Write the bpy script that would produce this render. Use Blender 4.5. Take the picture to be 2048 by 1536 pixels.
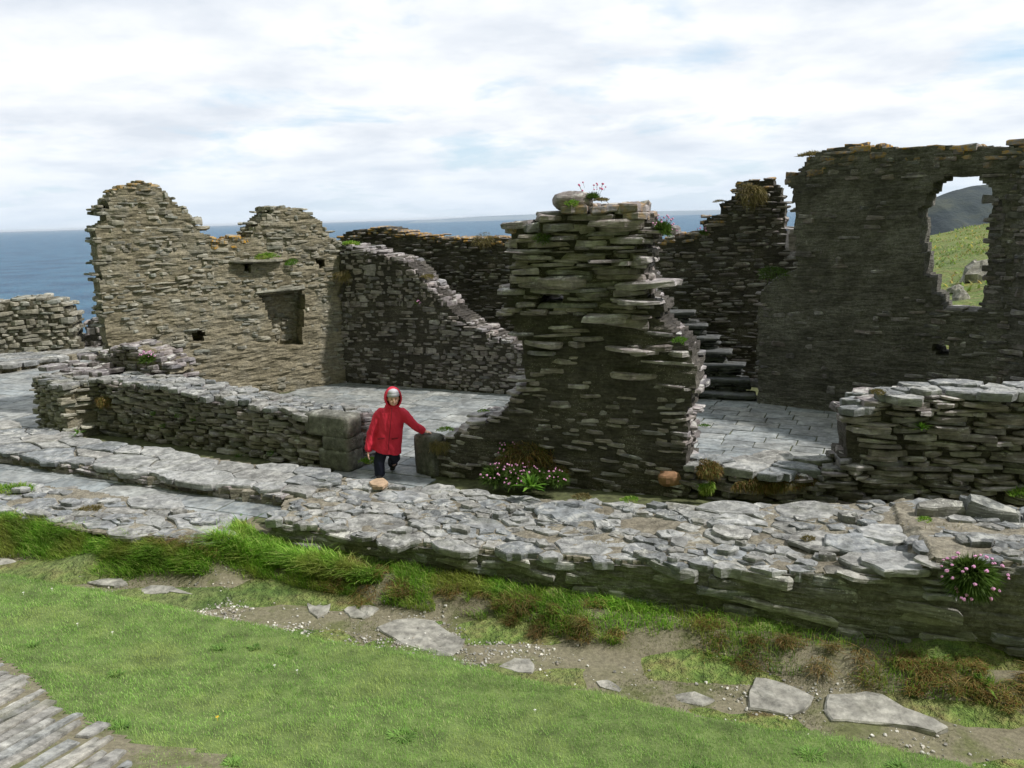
import bpy, math, random
import numpy as np
from math import radians as RAD, sin, cos, pi
from mathutils import Matrix, Vector

# ------------------------------------------------------------------ camera, world, sun
for o in list(bpy.data.objects): bpy.data.objects.remove(o)
SC = bpy.context.scene; COL = SC.collection
F = 1607.0; PITCH = RAD(11.77); ROLL = RAD(-1.67); H = 3.1
RM = (Matrix.Rotation(pi/2 - PITCH, 3, 'X') @ Matrix.Rotation(ROLL, 3, 'Z'))
cd = bpy.data.cameras.new('camera'); cam = bpy.data.objects.new('camera', cd); COL.objects.link(cam)
cd.sensor_width = 36; cd.lens = 36*F/2048; cd.clip_start = 0.05; cd.clip_end = 120000
cam.location = (0, 0, H); cam.rotation_euler = RM.to_euler(); SC.camera = cam

SUN_AZ = math.atan2(.974, -.226); SUN_EL = RAD(50)
w = bpy.data.worlds.new('World'); SC.world = w; w.use_nodes = True
def N(nt, typ, **kw):
    n = nt.nodes.new('ShaderNode' + typ)
    for k, v in kw.items():
        if k.startswith('i_'):
            key = k[2:]; key = int(key) if key.isdigit() else key.replace('_', ' ')
            n.inputs[key].default_value = v
        else: setattr(n, k, v)
    return n
def L(nt, a, b): nt.links.new(a, b)
def math_(nt, op, a, b=None, c=None, clamp=False):
    n = nt.nodes.new('ShaderNodeMath'); n.operation = op; n.use_clamp = clamp
    for i, v in enumerate((a, b, c)):
        if v is None: continue
        if isinstance(v, (int, float)): n.inputs[i].default_value = v
        else: nt.links.new(v, n.inputs[i])
    return n.outputs[0]
def ramp(nt, fac, stops, interp='LINEAR'):
    n = nt.nodes.new('ShaderNodeValToRGB'); n.color_ramp.interpolation = interp
    e = n.color_ramp.elements
    while len(e) < len(stops): e.new(0.5)
    for el, (p, c) in zip(e, stops):
        el.position = p; el.color = (c, c, c, 1) if isinstance(c, (int, float)) else (*c, 1)
    if fac is not None: nt.links.new(fac, n.inputs[0])
    return n.outputs[0]
def mix(nt, fac, a, b, mode='MIX'):
    n = nt.nodes.new('ShaderNodeMix'); n.data_type = 'RGBA'; n.blend_type = mode; n.clamp_factor = True
    for i, v in ((0, fac), (6, a), (7, b)):
        if isinstance(v, (int, float)): n.inputs[i].default_value = v
        elif isinstance(v, tuple): n.inputs[i].default_value = (*v, 1)
        else: nt.links.new(v, n.inputs[i])
    return n.outputs[2]
def world():
    nt = w.node_tree; nt.nodes.clear()
    sky = N(nt, 'TexSky', sky_type='NISHITA', sun_disc=False, sun_elevation=SUN_EL, sun_rotation=SUN_AZ,
            altitude=60, air_density=1, dust_density=1.2, ozone_density=1)
    tc = N(nt, 'TexCoord'); sep = N(nt, 'SeparateXYZ'); L(nt, tc.outputs['Generated'], sep.inputs[0])
    z = math_(nt, 'MAXIMUM', sep.outputs[2], 0.0); zz = math_(nt, 'ADD', z, 0.16)
    cx = math_(nt, 'DIVIDE', sep.outputs[0], zz); cy = math_(nt, 'DIVIDE', sep.outputs[1], zz)
    cmb = N(nt, 'CombineXYZ'); L(nt, cx, cmb.inputs[0]); L(nt, cy, cmb.inputs[1])
    n1 = N(nt, 'TexNoise', i_Scale=1.3, i_Detail=8.0, i_Roughness=.58, i_Distortion=.25); L(nt, cmb.outputs[0], n1.inputs['Vector'])
    mp = N(nt, 'Mapping'); mp.inputs['Location'].default_value = (3.7, 8.2, 1.3); L(nt, cmb.outputs[0], mp.inputs['Vector'])
    n2 = N(nt, 'TexNoise', i_Scale=1.6, i_Detail=9.0, i_Roughness=.56, i_Distortion=.1); L(nt, mp.outputs[0], n2.inputs['Vector'])
    cover = ramp(nt, n1.outputs[0], [(.28, 0.0), (.46, 1.0)])
    hz = ramp(nt, z, [(0.0, 1.0), (.10, .0)])
    shade = ramp(nt, n2.outputs[0], [(.34, (6.3, 6.8, 7.5)), (.44, (7.2, 7.6, 8.15)), (.52, (8.0, 8.3, 8.6)), (.62, (8.9, 9.0, 9.2))])
    # toward the horizon the deck pales to a blue white
    shade = mix(nt, math_(nt, 'MULTIPLY', hz, .75), shade, (5.9, 6.9, 8.0))
    cover = math_(nt, 'MAXIMUM', cover, math_(nt, 'MULTIPLY', hz, .85))
    blue = mix(nt, .6, sky.outputs[0], (5.6, 7.6, 9.4))
    c = mix(nt, cover, blue, shade)
    bg = N(nt, 'Background', i_Strength=.098); L(nt, c, bg.inputs['Color'])
    out = N(nt, 'OutputWorld'); L(nt, bg.outputs[0], out.inputs[0])
world()
sl = bpy.data.lights.new('sun', 'SUN'); sl.energy = 3.6; sl.angle = RAD(2.2); sl.color = (1, .95, .87)
so = bpy.data.objects.new('sun', sl); COL.objects.link(so)
sv = Vector((cos(SUN_EL)*.974, cos(SUN_EL)*-.226, sin(SUN_EL)))
so.rotation_euler = sv.to_track_quat('Z', 'Y').to_euler()
SC.view_settings.view_transform = 'Standard'; SC.view_settings.look = 'None'
SC.view_settings.exposure = .3; SC.view_settings.gamma = 1
SC.cycles.max_bounces = 6; SC.cycles.diffuse_bounces = 3

# ------------------------------------------------------------------ helpers
RMn = np.array(RM)
def ray(px, py): return RMn @ np.array([px-1024., 768.-py, -F])
def G(px, py, z=0.):                      # the point of the horizontal plane z seen at a pixel of the photo
    d = ray(px, py); t = (z-H)/d[2]; return np.array([0, 0, H]) + d*t
def G2(px, py, z=0.): return G(px, py, z)[:2]
def D(px, py, Y):
    d = ray(px, py); return np.array([0, 0, H]) + d*Y/d[1]
def hash3(i, j, k):
    with np.errstate(over='ignore'):
        h = (i.astype(np.int64)*374761393 + j.astype(np.int64)*668265263 + k.astype(np.int64)*2147483647) & 0xffffffff
        h = ((h ^ (h >> 13))*1274126177) & 0xffffffff
        h = ((h ^ (h >> 16))*2246822519) & 0xffffffff
        h = h ^ (h >> 15)
    return (h & 0xffffff)/float(0xffffff)
def vn(p):
    p = np.asarray(p, float); f = np.floor(p); t = p-f; t = t*t*(3-2*t); f = f.astype(np.int64)
    r = 0
    for a in (0, 1):
        for b in (0, 1):
            for c in (0, 1):
                wgt = (t[..., 0] if a else 1-t[..., 0])*(t[..., 1] if b else 1-t[..., 1])*(t[..., 2] if c else 1-t[..., 2])
                r = r + wgt*hash3(f[..., 0]+a, f[..., 1]+b, f[..., 2]+c)
    return r
def fbm(p, o=3, g=.5):
    s = 0; a = 1; n = 0
    for i in range(o): s = s + a*vn(np.asarray(p)*2**i + 17.3*i); n += a; a *= g
    return s/n
def n2(x, y, sc, o=3, seed=0.): return fbm(np.stack([x*sc+seed, y*sc-seed, np.full_like(np.asarray(x, float), seed)], -1), o)
def inpoly(x, y, P):
    P = np.asarray(P, float); r = np.zeros(np.shape(x), bool); j = len(P)-1
    for i in range(len(P)):
        xi, yi = P[i]; xj, yj = P[j]
        c = ((yi > y) != (yj > y)) & (x < (xj-xi)*(y-yi)/((yj-yi) if yj != yi else 1e-9) + xi)
        r ^= c; j = i
    return r
def sstep(a, b, x): t = np.clip((x-a)/(b-a), 0, 1); return t*t*(3-2*t)

class Acc:                                 # collects geometry of ONE mesh
    def __init__(s): s.V = []; s.Lp = []; s.T = []; s.A = []; s.M = []; s.n = 0
    def add(s, V, faces, att=0., mat=0):
        V = np.asarray(V, float).reshape(-1, 3)
        for f in faces: s.Lp.append(np.asarray(f, np.int64)+s.n); s.T.append(np.array([len(f)])); s.M.append(np.array([mat]))
        s.V.append(V); s.A.append(np.broadcast_to(np.asarray(att, float), (len(V),))); s.n += len(V)
    def addarr(s, V, F4, att=0., mat=0):   # V (n,3), F4 (m,k) equal sized faces
        V = np.asarray(V, float); F4 = np.asarray(F4, np.int64)
        s.Lp.append((F4+s.n).ravel()); s.T.append(np.full(len(F4), F4.shape[1])); s.M.append(np.full(len(F4), mat))
        s.V.append(V); s.A.append(np.broadcast_to(np.asarray(att, float), (len(V),))); s.n += len(V)
    def inst(s, P, V, att, mat=0):         # P: proto (verts, loops, totals), V (n,m,3) already placed
        n, m, _ = V.shape
        off = s.n + np.arange(n)*m
        s.Lp.append((P[1][None, :]+off[:, None]).ravel()); s.T.append(np.tile(P[2], n)); s.M.append(np.full(n*len(P[2]), mat))
        s.V.append(V.reshape(-1, 3)); s.A.append(np.repeat(att, m)); s.n += n*m
    def build(s, name, mats, parent=None, smooth=False, attr=True):
        V = np.concatenate(s.V); lp = np.concatenate(s.Lp); T = np.concatenate(s.T); M = np.concatenate(s.M)
        if parent is not None: V = V - np.array(parent.location)[None]
        me = bpy.data.meshes.new(name)
        me.vertices.add(len(V)); me.vertices.foreach_set('co', V.astype(np.float32).ravel())
        me.loops.add(len(lp)); me.loops.foreach_set('vertex_index', lp.astype(np.int32))
        me.polygons.add(len(T)); me.polygons.foreach_set('loop_start', (np.cumsum(T)-T).astype(np.int32))
        me.polygons.foreach_set('material_index', M.astype(np.int32))
        me.polygons.foreach_set('use_smooth', np.full(len(T), smooth))
        me.update(calc_edges=True)
        if attr:
            a = me.attributes.new('lich', 'FLOAT', 'POINT'); a.data.foreach_set('value', np.concatenate(s.A).astype(np.float32))
        for m in (mats if isinstance(mats, (list, tuple)) else [mats]): me.materials.append(m)
        o = bpy.data.objects.new(name, me); COL.objects.link(o)
        if parent is not None: o.parent = parent
        return o
def tag(o, label=None, cat=None, group=None, kind=None):
    if label: o['label'] = label
    if cat: o['category'] = cat
    if group: o['group'] = group
    if kind: o['kind'] = kind
    return o
def empty(name, loc, label, cat, group=None):
    o = bpy.data.objects.new(name, None); COL.objects.link(o); o.location = loc; o.empty_display_size = .2
    return tag(o, label, cat, group)

# ------------------------------------------------------------------ materials
def newmat(name):
    m = bpy.data.materials.new(name); m.use_nodes = True; nt = m.node_tree; nt.nodes.clear()
    out = N(nt, 'OutputMaterial'); b = N(nt, 'BsdfPrincipled'); L(nt, b.outputs[0], out.inputs[0])
    b.inputs['Specular IOR Level'].default_value = .3
    return m, nt, b
def objco(nt, sc=(1, 1, 1)):
    tc = N(nt, 'TexCoord'); mp = N(nt, 'Mapping'); mp.inputs['Scale'].default_value = sc
    L(nt, tc.outputs['Object'], mp.inputs[0]); return mp.outputs[0]
def noise(nt, co, sc, det=4., rough=.55, dist=0.):
    n = N(nt, 'TexNoise', i_Scale=sc, i_Detail=det, i_Roughness=rough, i_Distortion=dist); L(nt, co, n.inputs['Vector']); return n.outputs[0]
def slate(name, cols, white=.5, whitecol=(.50, .50, .46), orange=0., moss=.15, bump=.5, lam=(3, 3, 26), rough=.82, speck=.5):
    m, nt, b = newmat(name)
    if name in ('dark_slate', 'weathered_slate'): cols = [(r*1.17, g*1.09, l*1.18) for r, g, l in cols]
    co = objco(nt); col_ = objco(nt, lam)
    geo = N(nt, 'NewGeometry'); rnd = geo.outputs['Random Per Island']
    base = ramp(nt, rnd, [(i/(len(cols)-1), c) for i, c in enumerate(cols)])
    lamn = noise(nt, col_, 2.2, 5, .65)
    big = noise(nt, co, 1.7, 4); fine = noise(nt, co, 46, 3, .6); mid = noise(nt, co, 11, 5, .65)
    f1 = ramp(nt, lamn, [(.3, .55), (.7, 1.4)]); f2 = ramp(nt, mid, [(.3, .6), (.72, 1.4)]); f3 = ramp(nt, big, [(.32, .72), (.68, 1.22)])
    c = mix(nt, 1., base, f1, 'MULTIPLY'); c = mix(nt, 1., c, f2, 'MULTIPLY'); c = mix(nt, 1., c, f3, 'MULTIPLY')
    sep = N(nt, 'SeparateXYZ'); L(nt, geo.outputs['Normal'], sep.inputs[0])
    up = ramp(nt, sep.outputs[2], [(.15, .16), (.75, 1.)])
    # pale crustose lichen, commonest on the exposed upper faces
    lm = ramp(nt, noise(nt, co, 7.5, 7, .7, .4), [(.50, 0.), (.60, 1.)])
    lm2 = ramp(nt, noise(nt, co, 2.3, 3), [(.35, .2), (.6, 1.)])
    rv = math_(nt, 'FRACT', math_(nt, 'MULTIPLY', rnd, 37.7))
    rv = ramp(nt, rv, [(0., .45), (1., 1.35)])
    k = math_(nt, 'MULTIPLY', math_(nt, 'MULTIPLY', lm, lm2), math_(nt, 'MULTIPLY', up, white)); k = math_(nt, 'MULTIPLY', k, rv, clamp=True)
    c = mix(nt, k, c, whitecol)
    vo = N(nt, 'TexVoronoi', i_Scale=34.0); L(nt, co, vo.inputs['Vector'])
    sp = ramp(nt, vo.outputs['Distance'], [(.16, 1.), (.26, 0.)])
    sm = ramp(nt, noise(nt, co, 4.0, 4), [(.52, 0.), (.62, 1.)])
    c = mix(nt, math_(nt, 'MULTIPLY', math_(nt, 'MULTIPLY', sp, sm), speck), c, (.52, .53, .50))
    if moss > 0:
        mk = ramp(nt, noise(nt, co, 3.1, 5, .6), [(.56, 0.), (.68, moss)])
        c = mix(nt, mk, c, (.075, .085, .025))
    at = N(nt, 'Attribute', attribute_name='lich')
    om = ramp(nt, noise(nt, co, 10.0, 7, .7), [(.47, 0.), (.58, .9)])
    ok = math_(nt, 'MULTIPLY', om, at.outputs['Fac'], clamp=True)
    oc = mix(nt, fine, (.42, .17, .015), (.48, .34, .07))
    c = mix(nt, ok, c, oc)
    L(nt, c, b.inputs['Base Color']); b.inputs['Roughness'].default_value = rough
    hgt = math_(nt, 'ADD', math_(nt, 'MULTIPLY', lamn, 1.1), math_(nt, 'ADD', math_(nt, 'MULTIPLY', mid, .7), math_(nt, 'MULTIPLY', fine, .35)))
    bm = N(nt, 'Bump', i_Strength=bump, i_Distance=.03); L(nt, hgt, bm.inputs['Height']); L(nt, bm.outputs[0], b.inputs['Normal'])
    return m
def mortar(name, ca, cb, cc, bump=.7, sc=1.):
    m, nt, b = newmat(name); co = objco(nt); cl = objco(nt, (2.5, 2.5, 14))
    n1_ = noise(nt, co, 2.2*sc, 5, .6); n2_ = noise(nt, co, 28*sc, 5, .7); n3 = noise(nt, cl, 3*sc, 4, .6)
    c = ramp(nt, n1_, [(.3, ca), (.5, cb), (.7, cc)])
    c = mix(nt, 1., c, ramp(nt, n2_, [(.3, .6), (.7, 1.35)]), 'MULTIPLY')
    c = mix(nt, 1., c, ramp(nt, n3, [(.35, .65), (.65, 1.25)]), 'MULTIPLY')
    vo = N(nt, 'TexVoronoi', i_Scale=42.0*sc); L(nt, co, vo.inputs['Vector'])
    sp = ramp(nt, vo.outputs['Distance'], [(.14, .6), (.25, 0.)])
    c = mix(nt, math_(nt, 'MULTIPLY', sp, ramp(nt, n1_, [(.45, 0.), (.6, 1.)])), c, (.42, .42, .37))
    L(nt, c, b.inputs['Base Color']); b.inputs['Roughness'].default_value = .95
    h = math_(nt, 'ADD', math_(nt, 'MULTIPLY', n2_, .6), n3)
    bm = N(nt, 'Bump', i_Strength=bump, i_Distance=.03); L(nt, h, bm.inputs['Height']); L(nt, bm.outputs[0], b.inputs['Normal'])
    return m
def plain(name, c, rough=.8, var=.25, sc=20, bump=.2, stretch=(1, 1, 1), spec=.3, island=0., trans=0.):
    m, nt, b = newmat(name); co = objco(nt, stretch); n = noise(nt, co, sc, 4)
    cc = mix(nt, 1., c, ramp(nt, n, [(.3, 1-var), (.7, 1+var)]), 'MULTIPLY')
    if island:
        g = N(nt, 'NewGeometry'); cc = mix(nt, 1., cc, ramp(nt, g.outputs['Random Per Island'], [(0, 1-island), (1, 1+island)]), 'MULTIPLY')
    L(nt, cc, b.inputs['Base Color']); b.inputs['Roughness'].default_value = rough; b.inputs['Specular IOR Level'].default_value = spec
    if bump:
        bm = N(nt, 'Bump', i_Strength=bump, i_Distance=.01); L(nt, n, bm.inputs['Height']); L(nt, bm.outputs[0], b.inputs['Normal'])
    return m
def leafmat(name, stops, patch=None, sc=.9, trans=.35):
    m, nt, b = newmat(name); g = N(nt, 'NewGeometry')
    c = ramp(nt, g.outputs['Random Per Island'], stops)
    co = objco(nt)
    c = mix(nt, 1., c, ramp(nt, noise(nt, co, sc, 5, .6), [(.3, .68), (.7, 1.3)]), 'MULTIPLY'); c = mix(nt, 1., c, ramp(nt, noise(nt, co, sc*6, 4, .6), [(.3, .75), (.7, 1.25)]), 'MULTIPLY')
    if patch:
        c = mix(nt, ramp(nt, noise(nt, co, patch[1], 4, .6), [(.5, 0.), (.62, patch[2])]), c, patch[0])
    L(nt, c, b.inputs['Base Color']); b.inputs['Roughness'].default_value = .6; b.inputs['Specular IOR Level'].default_value = .25
    tr = N(nt, 'BsdfTranslucent'); L(nt, c, tr.inputs[0]); mx = N(nt, 'MixShader', i_0=trans)
    L(nt, b.outputs[0], mx.inputs[1]); L(nt, tr.outputs[0], mx.inputs[2])
    out = [n for n in nt.nodes if n.type == 'OUTPUT_MATERIAL'][0]; L(nt, mx.outputs[0], out.inputs[0])
    return m
M = {}
M['tan'] = slate('tan_slate', [(.14, .135, .11), (.23, .215, .175), (.28, .26, .21), (.18, .19, .175), (.31, .29, .235), (.215, .21, .18), (.34, .325, .28)], white=.7, whitecol=(.50, .49, .44), moss=.1, speck=.2)
M['tanm'] = mortar('tan_mortar', (.165, .145, .10), (.235, .21, .155), (.19, .185, .155))
M['dark'] = slate('dark_slate', [(.075, .075, .078), (.13, .125, .12), (.10, .108, .11), (.18, .165, .15), (.115, .107, .102), (.22, .225, .225), (.15, .137, .125)], white=1.05, moss=.25, speck=.5)
M['darkm'] = mortar('dark_mortar', (.042, .039, .037), (.075, .068, .062), (.12, .11, .098))
M['lit'] = slate('weathered_slate', [(.10, .096, .095), (.19, .18, .17), (.15, .157, .16), (.25, .235, .21), (.16, .15, .142), (.31, .31, .30), (.21, .195, .178)], white=1.1, whitecol=(.56, .56, .54), moss=.12, speck=.4)
M['litm'] = mortar('grey_mortar', (.075, .07, .05), (.12, .11, .08), (.16, .15, .115))
M['wash'] = mortar('worn_mortar', (.07, .067, .062), (.12, .115, .105), (.18, .175, .165), bump=.9)
M['cap'] = slate('capping_slate', [(.145, .155, .165), (.215, .222, .232), (.18, .195, .212), (.25, .245, .235), (.20, .20, .195), (.29, .296, .30), (.225, .228, .228)], white=.65, whitecol=(.56, .56, .54), moss=.2, lam=(4, 4, 9), speck=.55, bump=.45)
M['face'] = slate('front_face_slate', [(.13, .13, .125), (.22, .215, .20), (.17, .18, .18), (.28, .27, .245), (.19, .185, .17)], white=1.6, moss=.3, speck=.9, bump=.7)
M['facem'] = mortar('front_face_mortar', (.10, .097, .085), (.16, .155, .14), (.23, .225, .205), bump=.9)
M['capm'] = mortar('cap_mortar', (.16, .142, .11), (.215, .195, .155), (.27, .25, .205), sc=1.3)
M['flag'] = slate('paving_slate', [(.17, .19, .20), (.22, .245, .26), (.26, .275, .28), (.20, .22, .235), (.29, .30, .295), (.235, .25, .255)], white=.35, whitecol=(.42, .42, .39), moss=.0, lam=(2, 2, 2), speck=.1, bump=.15, rough=.6)
M['grout'] = plain('mossy_joint', (.085, .095, .045), .95, .5, 14)
M['pathstone'] = slate('path_stone', [(.22, .215, .20), (.28, .27, .24), (.25, .25, .245)], white=.15, moss=.1, lam=(4, 4, 6), speck=.1, bump=.35)
M['granite'] = slate('dressed_stone', [(.13, .13, .115), (.19, .18, .155), (.15, .15, .14)], white=1.2, moss=.2, lam=(6, 6, 6), speck=.5, bump=.5)
M['post'] = slate('post_stone', [(.11, .11, .10), (.12, .12, .11)], white=.5, moss=.3, lam=(8, 8, 8), speck=.35, bump=.5)
M['red'] = plain('reddish_stone', (.26, .15, .09), .85, .5, 9, .6)
M['sandy'] = plain('sandy_stone', (.40, .29, .20), .85, .25, 14, .5)
M['lawn'] = leafmat('lawn_blades', [(0, (.14, .29, .05)), (.3, (.22, .43, .075)), (.65, (.31, .54, .12)), (.9, (.43, .62, .20)), (1, (.66, .66, .36))], patch=((.44, .50, .17), 1.5, .6), sc=.8)
M['lawnsoil'] = plain('lawn_ground', (.10, .14, .045), .95, .4, 6)
M['lush'] = leafmat('lush_blades', [(0, (.10, .22, .025)), (.4, (.18, .38, .035)), (.8, (.30, .50, .07)), (1, (.52, .55, .20))], patch=((.36, .32, .09), 1.9, .5))
M['dry'] = leafmat('dry_blades', [(0, (.16, .08, .02)), (.25, (.21, .12, .04)), (.5, (.11, .15, .03)), (.75, (.17, .16, .05)), (.9, (.30, .21, .085)), (1, (.45, .34, .15))])
M['straw'] = leafmat('straw_blades', [(0, (.22, .17, .07)), (.5, (.16, .15, .05)), (1, (.32, .26, .14))])
M['thrift'] = leafmat('thrift_leaves', [(0, (.045, .09, .012)), (.6, (.08, .15, .025)), (1, (.13, .20, .045))])
M['bright'] = leafmat('bright_leaves', [(0, (.08, .20, .02)), (.6, (.13, .28, .03)), (1, (.20, .34, .06))])
M['stem'] = plain('stem_green', (.10, .14, .05), .7)
M['pink'] = plain('thrift_pink', (.62, .30, .52), .8, .3, 200, .3, island=.2)
M['pink2'] = plain('thrift_deep_pink', (.65, .16, .30), .8, .3, 200, .3)
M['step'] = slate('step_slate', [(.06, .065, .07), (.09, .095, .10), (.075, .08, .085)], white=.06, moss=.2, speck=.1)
# ------------------------------------------------------------------ stones
RNG = np.random.default_rng(7)
def stone_proto(rng, n=10, rings=(-.5, -.36, .3, .5), sc=(.90, 1., .985, .90), jit=.05):
    th = np.arange(n)/n*2*pi + rng.uniform(-.22, .22, n)
    c, s = np.cos(th), np.sin(th); e = rng.uniform(3.2, 10.0)
    r = (np.abs(c)**e+np.abs(s)**e)**(-1/e)*.5*rng.uniform(.86, 1.06, n)
    V = []
    for z, k in zip(rings, sc):
        kk = k*(1+rng.uniform(-jit, jit, n))
        V.append(np.stack([c*r*kk, s*r*kk, np.full(n, z)+rng.uniform(-.09, .09, n)], -1))
    V = np.concatenate(V); m = len(rings); lp = []; T = []
    V[:, 2] *= 1+rng.uniform(-.7, .7)*V[:, 0]+rng.uniform(-.3, .3)*V[:, 1]; V[:, 2] += rng.uniform(-.25, .25)*V[:, 0]**2
    for k in range(m-1):
        for i in range(n):
            j = (i+1) % n; lp += [k*n+i, k*n+j, (k+1)*n+j, (k+1)*n+i]; T.append(4)
    lp += list(range(n))[::-1]; T.append(n); lp += [(m-1)*n+i for i in range(n)]; T.append(n)
    return V, np.array(lp), np.array(T)
PROT = [stone_proto(RNG) for _ in range(28)]
PROTL = [stone_proto(RNG, 8, (-.5, .05, .5), (.85, 1., .83)) for _ in range(20)]
def place(acc, C, size, R, att, rng, protos=PROT, mat=0):
    """C (n,3) centres, size (n,3), R (n,3,3) rotation"""
    k = rng.integers(0, len(protos), len(C))
    for q in range(len(protos)):
        I = np.where(k == q)[0]
        if not len(I): continue
        v = protos[q][0][None]*size[I][:, None, :]
        v = np.einsum('nij,nmj->nmi', R[I], v)+C[I][:, None, :]
        acc.inst(protos[q], v, att[I], mat)
def rotm(u, n, tilt_s, tilt_n, yaw):
    """frames with x along u, y along -n (into wall), z up, with small tilts"""
    N_ = len(tilt_s); base = np.array([[u[0], -n[0], 0], [u[1], -n[1], 0], [0, 0, 1.]])
    def rx(a): c, s = np.cos(a), np.sin(a); o = np.ones_like(a); z = np.zeros_like(a); return np.stack([np.stack([o, z, z], -1), np.stack([z, c, -s], -1), np.stack([z, s, c], -1)], -2)
    def ry(a): c, s = np.cos(a), np.sin(a); o = np.ones_like(a); z = np.zeros_like(a); return np.stack([np.stack([c, z, s], -1), np.stack([z, o, z], -1), np.stack([-s, z, c], -1)], -2)
    def rz(a): c, s = np.cos(a), np.sin(a); o = np.ones_like(a); z = np.zeros_like(a); return np.stack([np.stack([c, -s, z], -1), np.stack([s, c, z], -1), np.stack([z, z, o], -1)], -2)
    return base[None] @ rz(yaw) @ ry(tilt_s) @ rx(tilt_n)

class Fr:                                 # a vertical wall plane from A to B (plan), seen face toward n
    def __init__(s, A, B):
        s.A = np.array(A, float)[:2]; s.B = np.array(B, float)[:2]; d = s.B-s.A; s.Ln = np.linalg.norm(d); s.u = d/s.Ln; s.n = np.array([s.u[1], -s.u[0]])
    def E(s, px, py):                      # photo pixel -> (along, height) on the plane
        d = ray(px, py); t = (s.A @ s.n)/(d[:2] @ s.n); p = d*t; return ((p[:2]-s.A) @ s.u, p[2]+H)
    def P(s, L_): return [s.E(*a) for a in L_]
    def W(s, a, y, z):
        a, y, z = np.broadcast_arrays(a, y, z)
        return np.stack([s.A[0]+s.u[0]*a-s.n[0]*y, s.A[1]+s.u[1]*a-s.n[1]*y, z], -1)

def onW_(fr, px, py, y=0.): a = fr.E(px, py); return fr.W(a[0], y, a[1])
def core_mesh(fr, T, poly, holes, cell, inset, amp, seed, erode=.03, nsc=4., backin=None):
    acc = Acc(); P = np.array(poly); s0, z0 = P.min(0)-.1; s1, z1 = P.max(0)+.1
    cell2 = cell*.6; ns = int((s1-s0)/cell)+1; nz = int((z1-z0)/cell2)+1
    cs = s0+(np.arange(ns)+.5)*cell; cz = z0+(np.arange(nz)+.5)*cell2
    S, Z = np.meshgrid(cs, cz, indexing='ij')
    ok = inpoly(S, Z, poly)
    for dx, dz in ((erode, 0), (-erode, 0), (0, erode)): ok &= inpoly(S+dx, Z+dz, poly)
    for h in holes:
        ok &= ~inpoly(S, Z, h)
    gs = s0+np.arange(ns+1)*cell; gz = z0+np.arange(nz+1)*cell2
    GS, GZ = np.meshgrid(gs, gz, indexing='ij')
    js = GS+(n2(GS, GZ, 9, 2, seed+3)-.5)*cell*1.1; jz = GZ+(n2(GS, GZ, 9, 2, seed+5)-.5)*cell2*.9
    ins = inset(GS, GZ) if callable(inset) else inset; bins = backin if backin is not None else (float(np.mean(ins)))
    fy = ins-(.55*fbm(np.stack([GS*nsc, GZ*nsc*1.8, np.full_like(GS, seed)], -1), 3, .6)+.45*fbm(np.stack([GS*nsc*.9, GZ*nsc*5, np.full_like(GS, seed+2)], -1), 3, .7)-.5)*amp*2.4
    by = T-bins+(n2(GS, GZ, 4, 3, seed+9)-.5)*amp*2
    if callable(inset): fy = fy
    nl = max(2, min(9, int(T/.13)))
    LAY = []
    for q_ in range(nl+1):
        t_ = q_/nl; k_ = 0 if q_ in (0, nl) else 1
        LAY.append(fr.W(js+k_*(n2(GS+t_*7, GZ, 6, 3, seed+20+q_)-.5)*.10, fy*(1-t_)+by*t_, jz+k_*(n2(GS, GZ+t_*5, 6, 3, seed+40+q_)-.5)*.07).reshape(-1, 3))
    nv = len(LAY[0])
    idx = np.arange((ns+1)*(nz+1)).reshape(ns+1, nz+1)
    a, b, c, d = idx[:-1, :-1], idx[1:, :-1], idx[1:, 1:], idx[:-1, 1:]
    FF = [np.stack([a[ok], b[ok], c[ok], d[ok]], -1), np.stack([a[ok], d[ok], c[ok], b[ok]], -1)+nv*nl]
    def side(mask, p, q):
        for m_ in range(nl): FF.append(np.stack([p[mask]+m_*nv, p[mask]+(m_+1)*nv, q[mask]+(m_+1)*nv, q[mask]+m_*nv], -1))
    pad = np.zeros((ns+2, nz+2), bool); pad[1:-1, 1:-1] = ok
    side(ok & ~pad[:-2, 1:-1], a, d); side(ok & ~pad[2:, 1:-1], c, b); side(ok & ~pad[1:-1, 2:], d, c); side(ok & ~pad[1:-1, :-2], b, a)
    Fq = np.concatenate(FF); V = np.concatenate(LAY); used = np.unique(Fq); re = np.full(len(V), -1); re[used] = np.arange(len(used))
    acc.addarr(V[used], re[Fq]); return acc

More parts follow.
